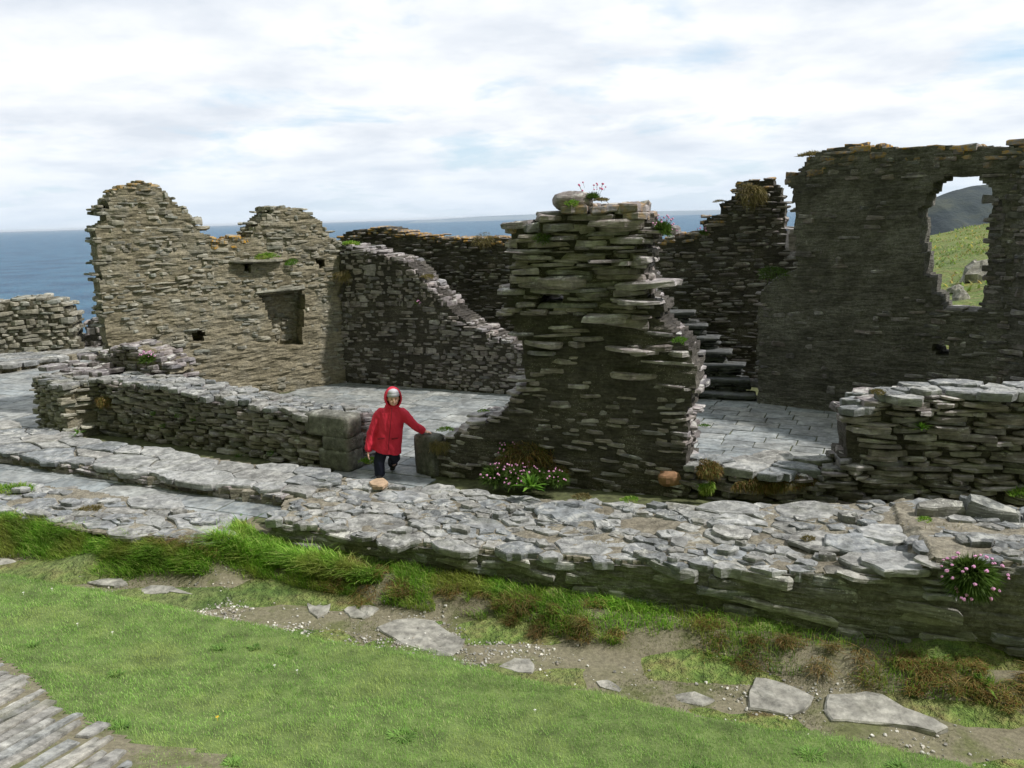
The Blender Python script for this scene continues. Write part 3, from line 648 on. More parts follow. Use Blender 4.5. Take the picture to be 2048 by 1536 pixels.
# rounded boulder on top, capstones and the reddish stone near the foot
ac = blob(onW_(fP, 1130, 402, .3), (.21, .24, .105), 3)
o = ac.build('boulder', M['lit'], wP, smooth=True); o['label'] = 'rounded lichen speckled boulder topping the pier'
ac = Acc()
for (px, py, wx, th, tl, yy) in [(1230, 447, .62, .08, .03, .0), (1150, 455, .66, .075, .01, .1), (1030, 450, .42, .085, -.02, .08), (1100, 428, .5, .06, 0, .15), (1245, 420, .44, .08, -.03, .1), (1215, 410, .30, .05, .05, .3), (1280, 520, .22, .09, 0, -.03), (1305, 460, .5, .075, .06, .1), (1210, 638, .58, .085, 0, -.02), (1275, 604, .52, .05, .02, -.03), (1265, 700, .60, .05, .07, -.03), (1110, 565, .8, .12, .0, .0), (1290, 570, .7, .09, -.05, -.02)]:
    a = fP.E(px, py); place(ac, fP.W(np.array([a[0]]), yy+.17, np.array([a[1]])), np.array([[wx, .48, th]]), rotm(fP.u, fP.n, np.array([tl]), np.array([.02]), np.array([rngp.normal(0, .06)])), np.array([0.]), rngp)
ac.build('long_slabs', M['cap'] if 0 else M['lit'], wP)
ac = blob(onW_(fP, 1339, 957, .03), (.135, .09, .095), 5, amp=.14)
o = ac.build('reddish_stone', M['red'], wP); o['label'] = 'rounded reddish stone set in the foot of the pier'

# low link and raised wall to the right of the pier
fQ = Fr((2.02, 8.42), (5.95, 7.52))
wQ = wall_thing('ruined_wall', 'drystone wall right of the pier, low at first then stepping up, with pale capping slabs', fQ.A, fQ.B, -.2)
zq = fQ.E(1560, 945)[1]
pQ = fQ.P([(1395, 1040), (1398, 946), (1560, 950), (1672, 946), (1688, 905), (1692, 832), (1750, 812), (1790, 800), (1870, 792), (2010, 800), (2200, 800), (2200, 1060)])
ac = Acc(); masonry(ac, fQ, .68, pQ, [], (.028, .07), (.14, .55), (-.02, .045), (.2, .36), seed=71, jag=.03, edgeprot=.05, wob=.02)
ac.build('stonework', M['lit'], wQ); core_mesh(fQ, .68, pQ, [], .06, .075, .03, 10., backin=.05).build('mortar', M['darkm'], wQ)
def rect(fr, a, b, y0, y1): return [fr.W(a, y0, 0)[:2], fr.W(b, y0, 0)[:2], fr.W(b, y1, 0)[:2], fr.W(a, y1, 0)[:2]]
aQ = fQ.E(1684, 880)[0]; rng = np.random.default_rng(72); ang = math.atan2(fQ.u[1], fQ.u[0])
ac = Acc(); slabs(ac, rect(fQ, -.1, aQ, -.06, .62), zq+.02, rng, .10, .24, 1.5, ang, (.05, .09), .012, .02, .05)
zQ2 = lambda x, y: float(np.interp((np.array([x, y])-fQ.A) @ fQ.u, [fQ.E(*p)[0] for p in [(1690, 832), (1760, 812), (1870, 792), (2200, 797)]], [fQ.E(*p)[1] for p in [(1690, 826), (1760, 802), (1870, 786), (2200, 790)]]))
slabs(ac, rect(fQ, aQ+.06, 5.2, -.05, .66), zQ2, rng, .10, .24, 1.4, ang, (.05, .09), .010, .02, .05)
ac.build('capping', M['cap'], wQ)

# low wall left of the doorway
fL = Fr((-6.25, 11.99), (-2.06, 9.70))
wL = wall_thing('low_wall', 'low dark slate wall left of the child with whitish top and block quoins at its end', fL.A, fL.B)
pL = fL.P([(190, 880), (190, 765), (219, 764), (342, 776), (427, 799), (513, 812), (601, 834), (696, 843), (700, 955)])
qx = fL.E(608, 900)[0]; qz = fL.E(650, 878)[1]; qx2 = fL.E(642, 900)[0]
ac = Acc(); masonry(ac, fL, .62, pL, [], (.028, .068), (.12, .42), (-.02, .035), seed=81, jag=.02, edgeprot=.03, wob=.02, slope=lambda s, z: .05,
                    skip=lambda S, Z, r: ((S > qx-.05) & (Z > qz)) | (S > qx2-.02))
r2 = np.random.default_rng(82)
for k in range(13):                        # laminated stones of the end face
    zz_ = .04+k*.05; place(ac, fL.W(np.array([fL.Ln-.16]), .44, np.array([zz_])), np.array([[.34, .34, .052]]), rotm(fL.u, fL.n, np.array([r2.normal(0, .02)]), np.array([-.12]), np.array([r2.normal(0, .05)])), np.zeros(1), r2)
ac.build('stonework', M['lit'], wL); core_mesh(fL, .62, [(p[0]-(.05 if p[0] > 4 else 0), p[1]-(.02 if p[1] > .4 else 0)) for p in pL], [], .06, .075, .03, 12., backin=.05).build('mortar', M['darkm'], wL)
def zprof(fr, pts, dz=0.):
    P = [fr.E(*p) for p in pts]; xs_ = [p[0] for p in P]; zs_ = [p[1]+dz for p in P]
    return lambda x, y: float(np.interp((np.array([x, y])-fr.A) @ fr.u, xs_, zs_))
ac = Acc(); ang = math.atan2(fL.u[1], fL.u[0])
slabs(ac, rect(fL, -.2, qx+.05, -.03, .62), zprof(fL, [(219, 762), (342, 772), (427, 795), (513, 808), (601, 829), (700, 838)]), np.random.default_rng(83), .06, .17, 1.5, ang, (.03, .06), .006, .012, .04)
slabs(ac, rect(fL, qx+.05, fL.Ln+.02, .3, .62), zprof(fL, [(601, 829), (700, 838)]), np.random.default_rng(84), .06, .14, 1.4, ang, (.03, .06), .006, .012, .04)
ac.build('capping', M['cap'], wL)
def block(c0, size, fr, seed, y0=0.):
    """a worn dressed block: subdivided rounded box"""
    a = Acc(); n = 6; V = []; idx = {}; F_ = []
    g = np.linspace(-.5, .5, n+1); pts = {}
    def vid(p):
        k = tuple(np.round(p, 4))
        if k not in idx: idx[k] = len(V); V.append(p)
        return idx[k]
    for ax in range(3):
        for sg in (-.5, .5):
            for i in range(n):
                for j in range(n):
                    q = []
                    for (ii, jj) in ((i, j), (i+1, j), (i+1, j+1), (i, j+1)):
                        p = [0, 0, 0]; p[ax] = sg; p[(ax+1) % 3] = g[ii]; p[(ax+2) % 3] = g[jj]; q.append(vid(tuple(p)))
                    F_.append(q if sg > 0 else q[::-1])
    V = np.array(V, float); r = np.linalg.norm(V/.5, ord=10, axis=1); V = V/r[:, None]
    S_ = np.array(size); V = V*S_; V += (fbm(V*14+seed*7.1, 3)[:, None]-.5)*.022*np.sign(V)
    W_ = fr.W(c0[0]+V[:, 0], y0+S_[1]/2+V[:, 1], c0[1]+V[:, 2])
    a.addarr(W_, np.array(F_)); return a
for i, (x0, x1, y0, y1, dd) in enumerate([(608, 700, 836, 880, .30), (645, 700, 878, 907, .34), (638, 702, 905, 948, .32)]):
    a_, b_ = fL.E(x0, y0), fL.E(x1, y1); h_ = fL.E(x1, y0)[1]-fL.E(x1, y1)[1]; c_ = ((a_[0]+b_[0])/2, fL.E(x1, (y0+y1)/2)[1]+.01)
    block(c_, (b_[0]-a_[0], dd, h_*1.0), fL, i+1, -.03).build('quoin', M['granite'], wL, smooth=True)

# square stub at the left end
sA, sB, sC = np.array([-7.62, 12.52]), np.array([-6.72, 11.72]), np.array([-6.25, 12.05])
fS = Fr(sA, sB); wS = wall_thing('wall_stub', 'square-ended slate wall stub at the left of the low wall, its side sunlit', sA, sB)
zS = fS.E(120, 772)[1]; pS = [(0, -.05), (fS.Ln, -.05), (fS.Ln, zS-.02), (fS.Ln*.5, zS), (0, zS-.03)]
ac = Acc(); masonry(ac, fS, .62, pS, [], (.03, .06), (.12, .34), (-.02, .04), seed=91, jag=.02, edgeprot=.05)
ac.build('stonework', M['tan'], wS); core_mesh(fS, .62, [(p[0]*.97+.01, p[1]-.02) for p in pS], [], .05, .05, .02, 13.).build('mortar', M['tanm'], wS)
ac = Acc(); slabs(ac, rect(fS, 0, fS.Ln, -.02, .62), zS, np.random.default_rng(92), .07, .16, 1.3, 0, (.03, .06), .008, .015, .05); ac.build('capping', M['cap'], wS)
# tumbled wall rising from the stub to the gable
fU = Fr((-7.55, 13.35), (-6.45, 12.9))
wU = wall_thing('rubble_wall', 'tumbled stepped rubble between the wall stub and the tall pale wall', fU.A, fU.B)
pU = fU.P([(160, 830), (160, 742), (185, 712), (215, 694), (260, 690), (300, 706), (335, 730), (340, 830)])
ac = Acc(); masonry(ac, fU, .6, pU, [], (.03, .06), (.12, .34), (-.03, .06), seed=93, jag=.08); 
slabs(ac, [(-7.6, 12.9), (-6.6, 12.2), (-6.2, 12.7), (-7.0, 13.4)], lambda x, y: zS+.02+.25*max(0, (y-12.7)), np.random.default_rng(94), .08, .18, 1.3, 0, (.04, .07), .01, .05, .1)
ac.build('stonework', M['lit'], wU); core_mesh(fU, .6, pU, [], .06, .05, .03, 14.).build('mortar', M['tanm'], wU)

# far left rubble stumps beyond the patio
fM = Fr((-14.6, 20.6), (-11.2, 22.0))
fM = Fr((-14.2, 18.9), (-10.6, 19.9))
wM = wall_thing('rubble_wall', 'rounded pale rubble stump at the far left edge against the sea', fM.A, fM.B)
pM = fM.P([(-60, 712), (-60, 612), (-10, 606), (30, 598), (80, 597), (115, 602), (135, 622), (150, 645), (146, 672), (165, 690), (165, 705)])
ac = Acc(); masonry(ac, fM, 1.1, pM, [], (.05, .10), (.15, .45), (-.04, .06), (.25, .45), seed=95, jag=.08); ac.build('stonework', M['tan'], wM)
core_mesh(fM, 1.1, pM, [], .08, .05, .05, 15.).build('mortar', M['litm'], wM)
fN = Fr((-10.9, 20.2), (-8.6, 19.9))
wN = wall_thing('rubble_wall', 'small dark rubble stump between the rounded stump and the tall pale wall', fN.A, fN.B)
pN = fN.P([(100, 735), (140, 690), (168, 672), (170, 640), (190, 632), (230, 634), (240, 735)])
ac = Acc(); masonry(ac, fN, .8, pN, [], (.05, .10), (.15, .4), (-.04, .05), (.25, .4), seed=96, jag=.07); ac.build('stonework', M['lit'], wN)
core_mesh(fN, .8, pN, [], .08, .05, .05, 16.).build('mortar', M['darkm'], wN)
# low kerb of slabs in front of them
K = [G2(-120, 765), G2(0, 748), G2(80, 735), G2(165, 718), G2(215, 715), G2(215, 693), G2(150, 692), G2(0, 702), G2(-120, 712)]
kb = empty('kerb', (float(K[2][0]), float(K[2][1]), 0), 'low slabbed kerb across the far side of the left patio', 'kerb')
ac = Acc(); slabs(ac, K, .17, np.random.default_rng(97), .14, .34, 1.6, .7, (.04, .08), .01, .02, .03); ac.build('slabs', M['cap'], kb)
plansheet(K, lambda x, y: np.full_like(x, .145), .12, .01, 2., .16).build('mortar', M['tanm'], kb)

# bench-like kerb in front of the low wall
fK = Fr((-8.1, 11.1), (-2.5, 8.47))
w3 = empty('kerb', (-5.2, 9.9, 0), 'low slab-topped kerb below the low wall, dark front edge', 'kerb')
K3 = [fK.W(0, .03, 0)[:2], fK.W(fK.Ln, .03, 0)[:2], (-2.2, 8.75), G2(690, 955, .13), G2(560, 935, .13), G2(400, 912, .13), G2(240, 888, .13), G2(120, 866, .13), G2(0, 850, .13), (-9.2, 12.6)]
ac = Acc(); masonry(ac, fK, .3, [(0, -.02), (fK.Ln, -.02), (fK.Ln, .11), (0, .13)], [], (.04, .07), (.25, .7), (-.02, .02), (.2, .3), seed=98, jag=.01, edgeprot=.01)
ac.build('stonework', M['lit'], w3)
ac = Acc(); slabs(ac, K3, .15, np.random.default_rng(99), .12, .30, 1.8, math.atan2(fK.u[1], fK.u[0]), (.04, .06), .008, .008, .015, rough=.06); ac.build('slabs', M['cap'], w3)
plansheet(K3, lambda x, y: np.full_like(x, .118), .08, .01, 3., .14).build('mortar', M['capm'], w3)

# thick front wall
f0 = Fr((-2.54, 7.86), (6.0, 4.75))
w0 = wall_thing('front_wall', 'thick low front wall topped with broad uneven slabs, nearest the lawn', f0.A, f0.B, -.35)
prof0 = [(545, 1043), (620, 1060), (700, 1075), (830, 1090), (990, 1108), (1140, 1118), (1290, 1128), (1420, 1135), (1600, 1150), (1825, 1160)]
zr0 = .44; ss = f0.E(1828, 1160)[0]
Pz = [f0.E(*p) for p in prof0]+[(ss+.12, zr0-.02), (f0.E(2048, 1098)[0], zr0), (9.1, zr0)]
zt0 = lambda s: np.interp(s, [p[0] for p in Pz], [p[1] for p in Pz])
def zW0(x, y):
    s, d = sd(x, y); y_ = -d
    t_ = np.clip(y_/1.5, 0, 1); zt = zt0(s)
    return zt+.06*t_*(1-t_)-sstep(.1, .9, t_)*np.maximum(zt-.27, 0)*1.
p0 = [(0, -.6), (9.0, -.75)]+[(s, zt0(s)-.02) for s in (9.0, 6.5, ss+.3, ss+.07, ss+.02, 4.5, 3.5, 2.5, 1.5, .8, .0)]
ac = Acc(); masonry(ac, f0, 1.5, p0, [], (.03, .12), (.2, .8), (-.02, .035), (.18, .2), seed=101, jag=.02, edgeprot=.02, wob=.05, back=True, heart=False,
                    slope=lambda s, z: .06, fill=.8)
ac.build('stonework', M['face'], w0); core_mesh(f0, .22, p0, [], .035, .012, .045, 21., .01, nsc=5.).build('mortar', M['facem'], w0)
core_mesh(f0, 1.5, [(.0, -.6), (9., -.7), (9., -.05), (.0, -.05)], [], .1, .1, .02, 22., .01).build('wall_core', M['darkm'], w0)
T0 = [f0.W(-.02, -.02, 0)[:2], f0.W(9.0, -.02, 0)[:2], f0.W(9.0, 1.6, 0)[:2], G2(2048, 1000, .35), G2(1700, 998, .25), G2(1400, 1000, .2), G2(1130, 984, .15), G2(900, 968, .12), G2(690, 952, .12), (-2.2, 8.72), (-2.55, 8.44)]
T0b = [f0.W(.04, .04, 0)[:2], f0.W(8.9, .04, 0)[:2]]+T0[2:]; rng = np.random.default_rng(102); ac = Acc(); big = Acc()
for (c, cell, r) in voronoi(T0, .06, .36, 1.5, math.atan2(f0.u[1], f0.u[0]), rng):
    if rng.random() < .05 or np.ptp(zW0(cell[:, 0], cell[:, 1])) > .065: continue
    s_, d_ = sd(c[0], c[1])
    z = float(zW0(c[0], c[1]))+.014+abs(rng.normal(0, .014)); th = rng.uniform(.05, .09)
    slab(ac, cell, z, th, rng, .005+rng.uniform(0, .008), .11, .055 if r < .16 else .03, 0., dome=.008)
    if rng.random() < .16:                 # a second, smaller layer of the stone flaking above
        cc = c+(cell-c)*rng.uniform(.45, .75)+rng.normal(0, .03, 2); slab(ac, cc, z+rng.uniform(.015, .045), .05, rng, 0., .12, .06)
fE = Fr(f0.W(ss+.06, 1.15, 0)[:2], f0.W(ss+.06, .0, 0)[:2])
masonry(ac, fE, .3, [(0, .12), (fE.Ln, .12), (fE.Ln, zr0-.03), (fE.Ln*.6, zr0-.05), (0, .26)], [], (.03, .06), (.15, .4), (-.03, .09), (.25, .4), seed=104, jag=.02, back=False, heart=False)
for (a_, y_, sx_, sy_, zz_) in [(ss-.25, .12, .34, .2, .27), (ss-.12, .05, .30, .24, .32), (ss-.30, .45, .4, .22, .28), (ss-.1, .75, .3, .3, .29)]:
    c_ = f0.W(a_, y_+.1, 0)[:2]; t_ = np.arange(7)/7*2*pi+rng.uniform(0, 1); slab(ac, [c_+TT*cos(t)*sx_*rng.uniform(.8, 1.1)+NN*sin(t)*sy_*rng.uniform(.8, 1.1) for t in t_], zz_, .06, rng, 0., .06, .03)
ac.build('capping', M['cap'], w0)
plansheet(T0b, lambda x, y: zW0(x, y)+.006, .03, .028, 5., .05).build('mortar_bed', M['capm'], w0)

# flat rubble footing left of the front wall
K4 = [G2(x, y, .05) for x, y in [(-160, 966), (60, 966), (178, 982), (300, 1002), (380, 1020), (425, 1040), (462, 1060), (400, 1082), (372, 1080), (178, 1062), (113, 1048), (20, 1024), (-160, 1000)]]
w4 = empty('rubble_footing', (float(K4[3][0])-.8, float(K4[5][1]), 0), 'flat broken footing of loose slabs between the slate walk and the grass bank', 'wall')
ac = Acc(); rng = np.random.default_rng(103)
for (c, cell, r) in voronoi(K4, .07, .26, 1.7, math.atan2(-.342, .94), rng):
    if rng.random() < .06: continue
    slab(ac, cell,   .05+abs(rng.normal(0, .010)), .06, rng, .007, .10, .03, 0., dome=.006)
    if rng.random() < .18: slab(ac, c+(cell-c)*rng.uniform(.5, .8), .05+rng.uniform(.04, .08), .05, rng, 0., .12, .05)
ac.build('slabs', M['cap'], w4); plansheet(K4, lambda x, y: np.full_like(x, .045), .04, .022, 8., .02).build('mortar', M['capm'], w4)

# ------------------------------------------------------------------ paving
def paving(name, poly, ang, row, length, seed, z=0., gap=.008, thick=.04):
    rng = np.random.default_rng(seed); c, s = cos(ang), sin(ang); U = np.array([c, s]); Vv = np.array([-s, c]); P = np.array(poly); q = np.stack([P @ U, P @ Vv], -1); lo, hi = q.min(0), q.max(0)
    ac = Acc(); v = lo[1]
    while v < hi[1]:
        h = rng.uniform(*row); u = lo[0]-rng.uniform(0, .6)
        while u < hi[0]:
            l = rng.uniform(*length); cc = U*(u+l/2)+Vv*(v+h/2)
            if inpoly(cc[0], cc[1], P):
                k = 6 if l > .5 else 4; e = []
                for a, b in (((u, v), (u+l, v)), ((u+l, v), (u+l, v+h)), ((u+l, v+h), (u, v+h)), ((u, v+h), (u, v))):
                    a, b = np.array(a), np.array(b)
                    for t in range(2): e.append(a+(b-a)*t/2)
                e = np.array(e); m_ = e.mean(0); e = m_+(e-m_)*np.array([1-gap*2/l, 1-gap*2/h]); e = e+rng.normal(0, .0025, e.shape)
                w_ = e[:, :1]*U+e[:, 1:]*Vv; n = len(w_); zc = z+rng.normal(0, .002); g = rng.normal(0, .004, 2)
                cz = w_.mean(0); zz_ = zc+(w_-cz) @ g; inn = cz+(w_-cz)*(1-.012/h)
                V = np.concatenate([np.c_[w_, zz_-thick], np.c_[w_, zz_-.004], np.c_[inn, zz_]])
                fs = [(r*n+i, r*n+(i+1) % n, (r+1)*n+(i+1) % n, (r+1)*n+i) for r in range(2) for i in range(n)]+[tuple(2*n+i for i in range(n))]
                ac.add(V, fs)
            u += l
        v += h
    return tag(ac.build(name, M['flag'], smooth=False), kind='structure')
roomL = [(-6.2, 12.4), (-3.0, 15.9), (2.2, 13.6), (1.8, 8.9), (-.9, 9.9), (-1.1, 9.3), (-.9, 8.7), (-2.3, 8.9), (-2.2, 9.9)]
paving('paved_floor', roomL, RAD(-25), (.30, .42), (.45, .85), 1)
paving('paved_floor', [(1.9, 8.8), (1.9, 13.4), (4.2, 13.4), (7.2, 10.6), (6.2, 7.9)], RAD(-25), (.24, .31), (.38, .68), 2)
paving('paved_walk', [(-9.9, 9.9), (-6.2, 9.0), (-3.2, 7.95), (-2.75, 8.0), (-2.5, 8.3), (-2.1, 8.9), (-2.5, 9.1), (-8.1, 11.8), (-10.5, 12.5)], RAD(-22), (.36, .46), (.7, 1.25), 3, -.004)
paving('paved_patio', [(-8.0, 12.0), (-6.6, 11.6), (-6.9, 13.9), (-8.3, 20.4), (-13, 19.6), (-17, 14.5), (-12, 9)], RAD(-22), (.36, .46), (.6, 1.2), 4, .002)
tag(plansheet([(-18, 14), (-13, 21), (4.3, 16.2), (8, 11), (6.5, 7.2), (-2.0, 8.3), (-2.9, 8.1), (-9, 9.2), (-14, 9)], lambda x, y: np.full_like(x, -.018), .3, .003, 1.).build('joint_bed', M['grout']), kind='structure')

# stone steps in the dark corner
fSt = Fr((2.9, 13.55), (4.05, 13.05))
stp = empty('stone_steps', (3.5, 13.3, 0), 'flight of dark slate steps in the corner behind the pier', 'steps')
rng = np.random.default_rng(111)
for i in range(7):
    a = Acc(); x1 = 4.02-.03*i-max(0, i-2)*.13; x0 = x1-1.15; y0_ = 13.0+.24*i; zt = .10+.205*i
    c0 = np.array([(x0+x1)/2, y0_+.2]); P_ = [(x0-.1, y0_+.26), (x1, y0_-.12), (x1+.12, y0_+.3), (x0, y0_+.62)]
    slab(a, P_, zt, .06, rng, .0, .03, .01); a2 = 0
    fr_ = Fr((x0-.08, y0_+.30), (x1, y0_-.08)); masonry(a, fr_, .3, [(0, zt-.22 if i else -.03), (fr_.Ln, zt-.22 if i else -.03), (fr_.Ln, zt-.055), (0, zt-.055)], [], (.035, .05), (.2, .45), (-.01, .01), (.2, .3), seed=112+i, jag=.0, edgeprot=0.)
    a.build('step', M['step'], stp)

# ------------------------------------------------------------------ lawn, path and what lies on them
def GT(px, py):                            # terrain point seen at a pixel
    z = -.3
    for _ in range(12):
        p = G(px, py, z); z = float(zfront(np.array([p[0]]), np.array([p[1]]))[0])
    return np.array([p[0], p[1], z])
def line_poly(s0, s1, d0, d1, nz=0.):
    out = []
    for s_ in np.arange(s0, s1+.01, .25): out.append(P0+TT*s_+NN*(d0(s_) if callable(d0) else d0))
    for s_ in np.arange(s1, s0-.01, -.25): out.append(P0+TT*s_+NN*(d1(s_) if callable(d1) else d1))
    return out
edge = lambda s: 1.25+.05*math.sin(s*1.9)+.04*math.sin(s*4.3+1)+(.03 if s > 4 else 0)
def mat_path():
    m, nt, b = newmat('gravel_mud'); co = objco(nt)
    a = noise(nt, co, 1.6, 5, .6); f = noise(nt, co, 30, 4, .7)
    c = ramp(nt, a, [(.3, (.13, .115, .075)), (.5, (.185, .168, .118)), (.62, (.16, .15, .095))])
    gm = ramp(nt, noise(nt, co, 2.1, 6, .65), [(.52, 0.), (.62, .75)])
    c = mix(nt, gm, c, (.10, .115, .04)); c = mix(nt, 1., c, ramp(nt, f, [(.3, .65), (.7, 1.3)]), 'MULTIPLY')
    L(nt, c, b.inputs['Base Color']); b.inputs['Roughness'].default_value = .95
    bm = N(nt, 'Bump', i_Strength=.6, i_Distance=.02); L(nt, f, bm.inputs['Height']); L(nt, bm.outputs[0], b.inputs['Normal']); return m
tag(plansheet(line_poly(-7, 9.5, -.25, 1.5), zfront, .05, .008, 6.).build('path', mat_path(), smooth=True), kind='structure')
lawnP = line_poly(-8, 10, edge, lambda s: 9.)
def zl(x, y):
    return zfront(x, y)+.012
tag(plansheet(lawnP, zl, .07, .004, 7.).build('lawn', M['lawnsoil'], smooth=True), kind='structure')

def blades(ac, B, ln, wd, lean, az, seg=2, droop=.0):
    n = len(B); t = np.linspace(0, 1, seg+1); dx, dy = np.cos(az), np.sin(az); sx, sy = -dy, dx
    V = np.zeros((n, seg*2+1, 3)); zz = lambda tt: ln*(tt-droop*tt*tt)*np.sqrt(np.maximum(1-(lean*.8)**2*.6, .1)); rr = lambda tt: ln*lean*tt**1.6
    for k in range(seg):
        w_ = wd*(1-t[k]*.55)/2
        for q, sg in ((0, -1), (1, 1)):
            V[:, 2*k+q, 0] = B[:, 0]+dx*rr(t[k])+sg*sx*w_; V[:, 2*k+q, 1] = B[:, 1]+dy*rr(t[k])+sg*sy*w_; V[:, 2*k+q, 2] = B[:, 2]+zz(t[k])
    V[:, -1, 0] = B[:, 0]+dx*rr(1.); V[:, -1, 1] = B[:, 1]+dy*rr(1.); V[:, -1, 2] = B[:, 2]+zz(1.)
    nv = seg*2+1; off = ac.n+np.arange(n)*nv; lp = []; T = []
    for k in range(seg-1): lp += [2*k, 2*k+1, 2*k+3, 2*k+2]; T.append(4)
    lp += [2*seg-2, 2*seg-1, 2*seg]; T.append(3); lp = np.array(lp)
    ac.Lp.append((lp[None]+off[:, None]).ravel()); ac.T.append(np.tile(T, n)); ac.M.append(np.zeros(n*len(T), int)); ac.V.append(V.reshape(-1, 3)); ac.A.append(np.zeros(n*nv)); ac.n += n*nv
# edge-set slates, bottom left
sl_dir = GT(110, 1408)[:2]-GT(0, 1470)[:2]; sl_dir /= np.linalg.norm(sl_dir); sl_n = np.array([sl_dir[1], -sl_dir[0]])
SLP = [GT(x, y)[:2] for x, y in [(-200, 1300), (0, 1328), (45, 1345), (78, 1372), (105, 1420), (165, 1440), (215, 1462), (245, 1490), (278, 1530), (310, 1600), (-200, 1900)]]
MUD = [GT(x, y)[:2] for x, y in [(-200, 1300), (0, 1322), (35, 1340), (80, 1376), (108, 1422), (165, 1442), (225, 1464), (262, 1490), (330, 1498), (450, 1515), (470, 1560), (420, 1640), (-200, 1900)]]
rg = np.random.default_rng(201)
ac = Acc(); b0 = np.array(SLP).mean(0); v = -2.2
while v < 2.2:
    wd_ = rg.uniform(.045, .10); us = np.arange(-3., 3., .03); ins_ = inpoly(b0[0]+sl_n[0]*v+sl_dir[0]*us, b0[1]+sl_n[1]*v+sl_dir[1]*us, SLP)
    if ins_.any():
        u_, ue = us[ins_].min(), us[ins_].max()+rg.uniform(-.12, .05); u_ -= rg.uniform(0, .5)
        while u_ < ue-.08:
            ln_ = min(rg.uniform(.8, 2.0), ue-u_); a0, a1 = u_+.008, u_+ln_-.012; sk = rg.normal(0, .004); w0_, w1_ = wd_*rg.uniform(.6, 1.), wd_*rg.uniform(.45, 1.)
            P_ = [b0+sl_n*v+sl_dir*a0, b0+sl_n*(v+sk)+sl_dir*(a0*.5+a1*.5), b0+sl_n*(v+sk)+sl_dir*a1, b0+sl_n*(v+sk+w1_)+sl_dir*(a1-rg.uniform(.0, .04)), b0+sl_n*(v+wd_+sk)+sl_dir*(a0*.5+a1*.5), b0+sl_n*(v+w0_)+sl_dir*(a0+.01)]
            c0 = b0+sl_n*v+sl_dir*(u_+ln_/2); hz_ = .040+rg.normal(0, .004)
            slab(ac, P_, lambda x, y: float(zfront(np.array([x]), np.array([y]))[0])+hz_, .08, rg, .0, .02, .0, dome=.002)
            V_ = ac.V[-1]; c1 = V_[-1]; zc_ = float(zfront(c1[:1], c1[1:2])[0]); ac.V[-1] = V_+np.c_[np.zeros((len(V_), 2)), zfront(V_[:, 0], V_[:, 1])-zc_]
            u_ += ln_
    v += wd_+rg.uniform(.008, .024)
M['edge'] = slate('edge_slate', [(.18, .18, .175), (.27, .26, .24), (.21, .225, .235), (.33, .32, .29), (.24, .23, .21)], white=.35, moss=.3, lam=(6, 6, 6), speck=.1, bump=.4)
tag(ac.build('slate_path', M['edge']), kind='structure')
tag(plansheet(MUD, lambda x, y: zfront(x, y)+.02, .05, .006, 9.).build('bare_earth', mat_path(), smooth=True), kind='structure')

n = 820000; X = rg.uniform(-7.0, 5.5, n); Y = rg.uniform(2.6, 9.2, n); s_, d_ = sd(X, Y)
edg = 1.25+.05*np.sin(s_*1.9)+.04*np.sin(s_*4.3+1)+np.where(s_ > 4, .03, 0)
ok = (d_ > edg-.03+rg.normal(0, .012, n)) & (np.abs(X) < .70*Y+.9) & (Y > 2.9-.05*X)
nm = n2(X, Y, 2.2, 4, 11.)
inS, inM = inpoly(X, Y, SLP), inpoly(X, Y, MUD)
ok &= ~(inS & (rg.random(n) > .05+.5*(nm > .6))); ok &= ~(inM & ~inS & (nm < .50) & (rg.random(n) < .90))
ok &= (rg.random(n) < np.clip(1.25-.10*(8-Y)*0, .0, 1.))
X, Y = X[ok], Y[ok]; n = len(X); nm = nm[ok]
cl = n2(X, Y, 7., 3, 15.)
ac = Acc(); blades(ac, np.stack([X, Y, zl(X, Y)-.003], -1), rg.uniform(.014, .030, n)*(.6+.8*cl), rg.uniform(.0018, .0034, n), rg.uniform(.2, .9, n), rg.uniform(0, 2*pi, n), 2)
tag(ac.build('lawn_grass', M['lawn'], smooth=False), 'short mown green grass of the sloping lawn', 'grass', kind='stuff')

ac = Acc(); nq = 60; qx_ = rg.uniform(-5, 4, nq); qy_ = rg.uniform(3.6, 7.6, nq)
for x, y in zip(qx_, qy_):
    if sd(x, y)[1] < 1.45 or inpoly(x, y, SLP): continue
    nn = int(rg.uniform(25, 110)); r = rg.uniform(.03, .11)*np.sqrt(rg.random(nn)); a = rg.uniform(0, 2*pi, nn); bx, by_ = x+r*np.cos(a), y+r*np.sin(a)
    blades(ac, np.stack([bx, by_, zl(bx, by_)], -1), rg.uniform(.025, .055, nn), rg.uniform(.005, .011, nn), rg.uniform(.6, 1.3, nn), a+rg.normal(0, .5, nn), 3, .4)
tag(ac.build('lawn_weeds', leafmat('weed_leaves', [(0, (.10, .20, .04)), (.5, (.15, .29, .06)), (1, (.22, .37, .09))])), 'darker broad-leaved weeds dotted through the lawn', 'weeds', kind='stuff')
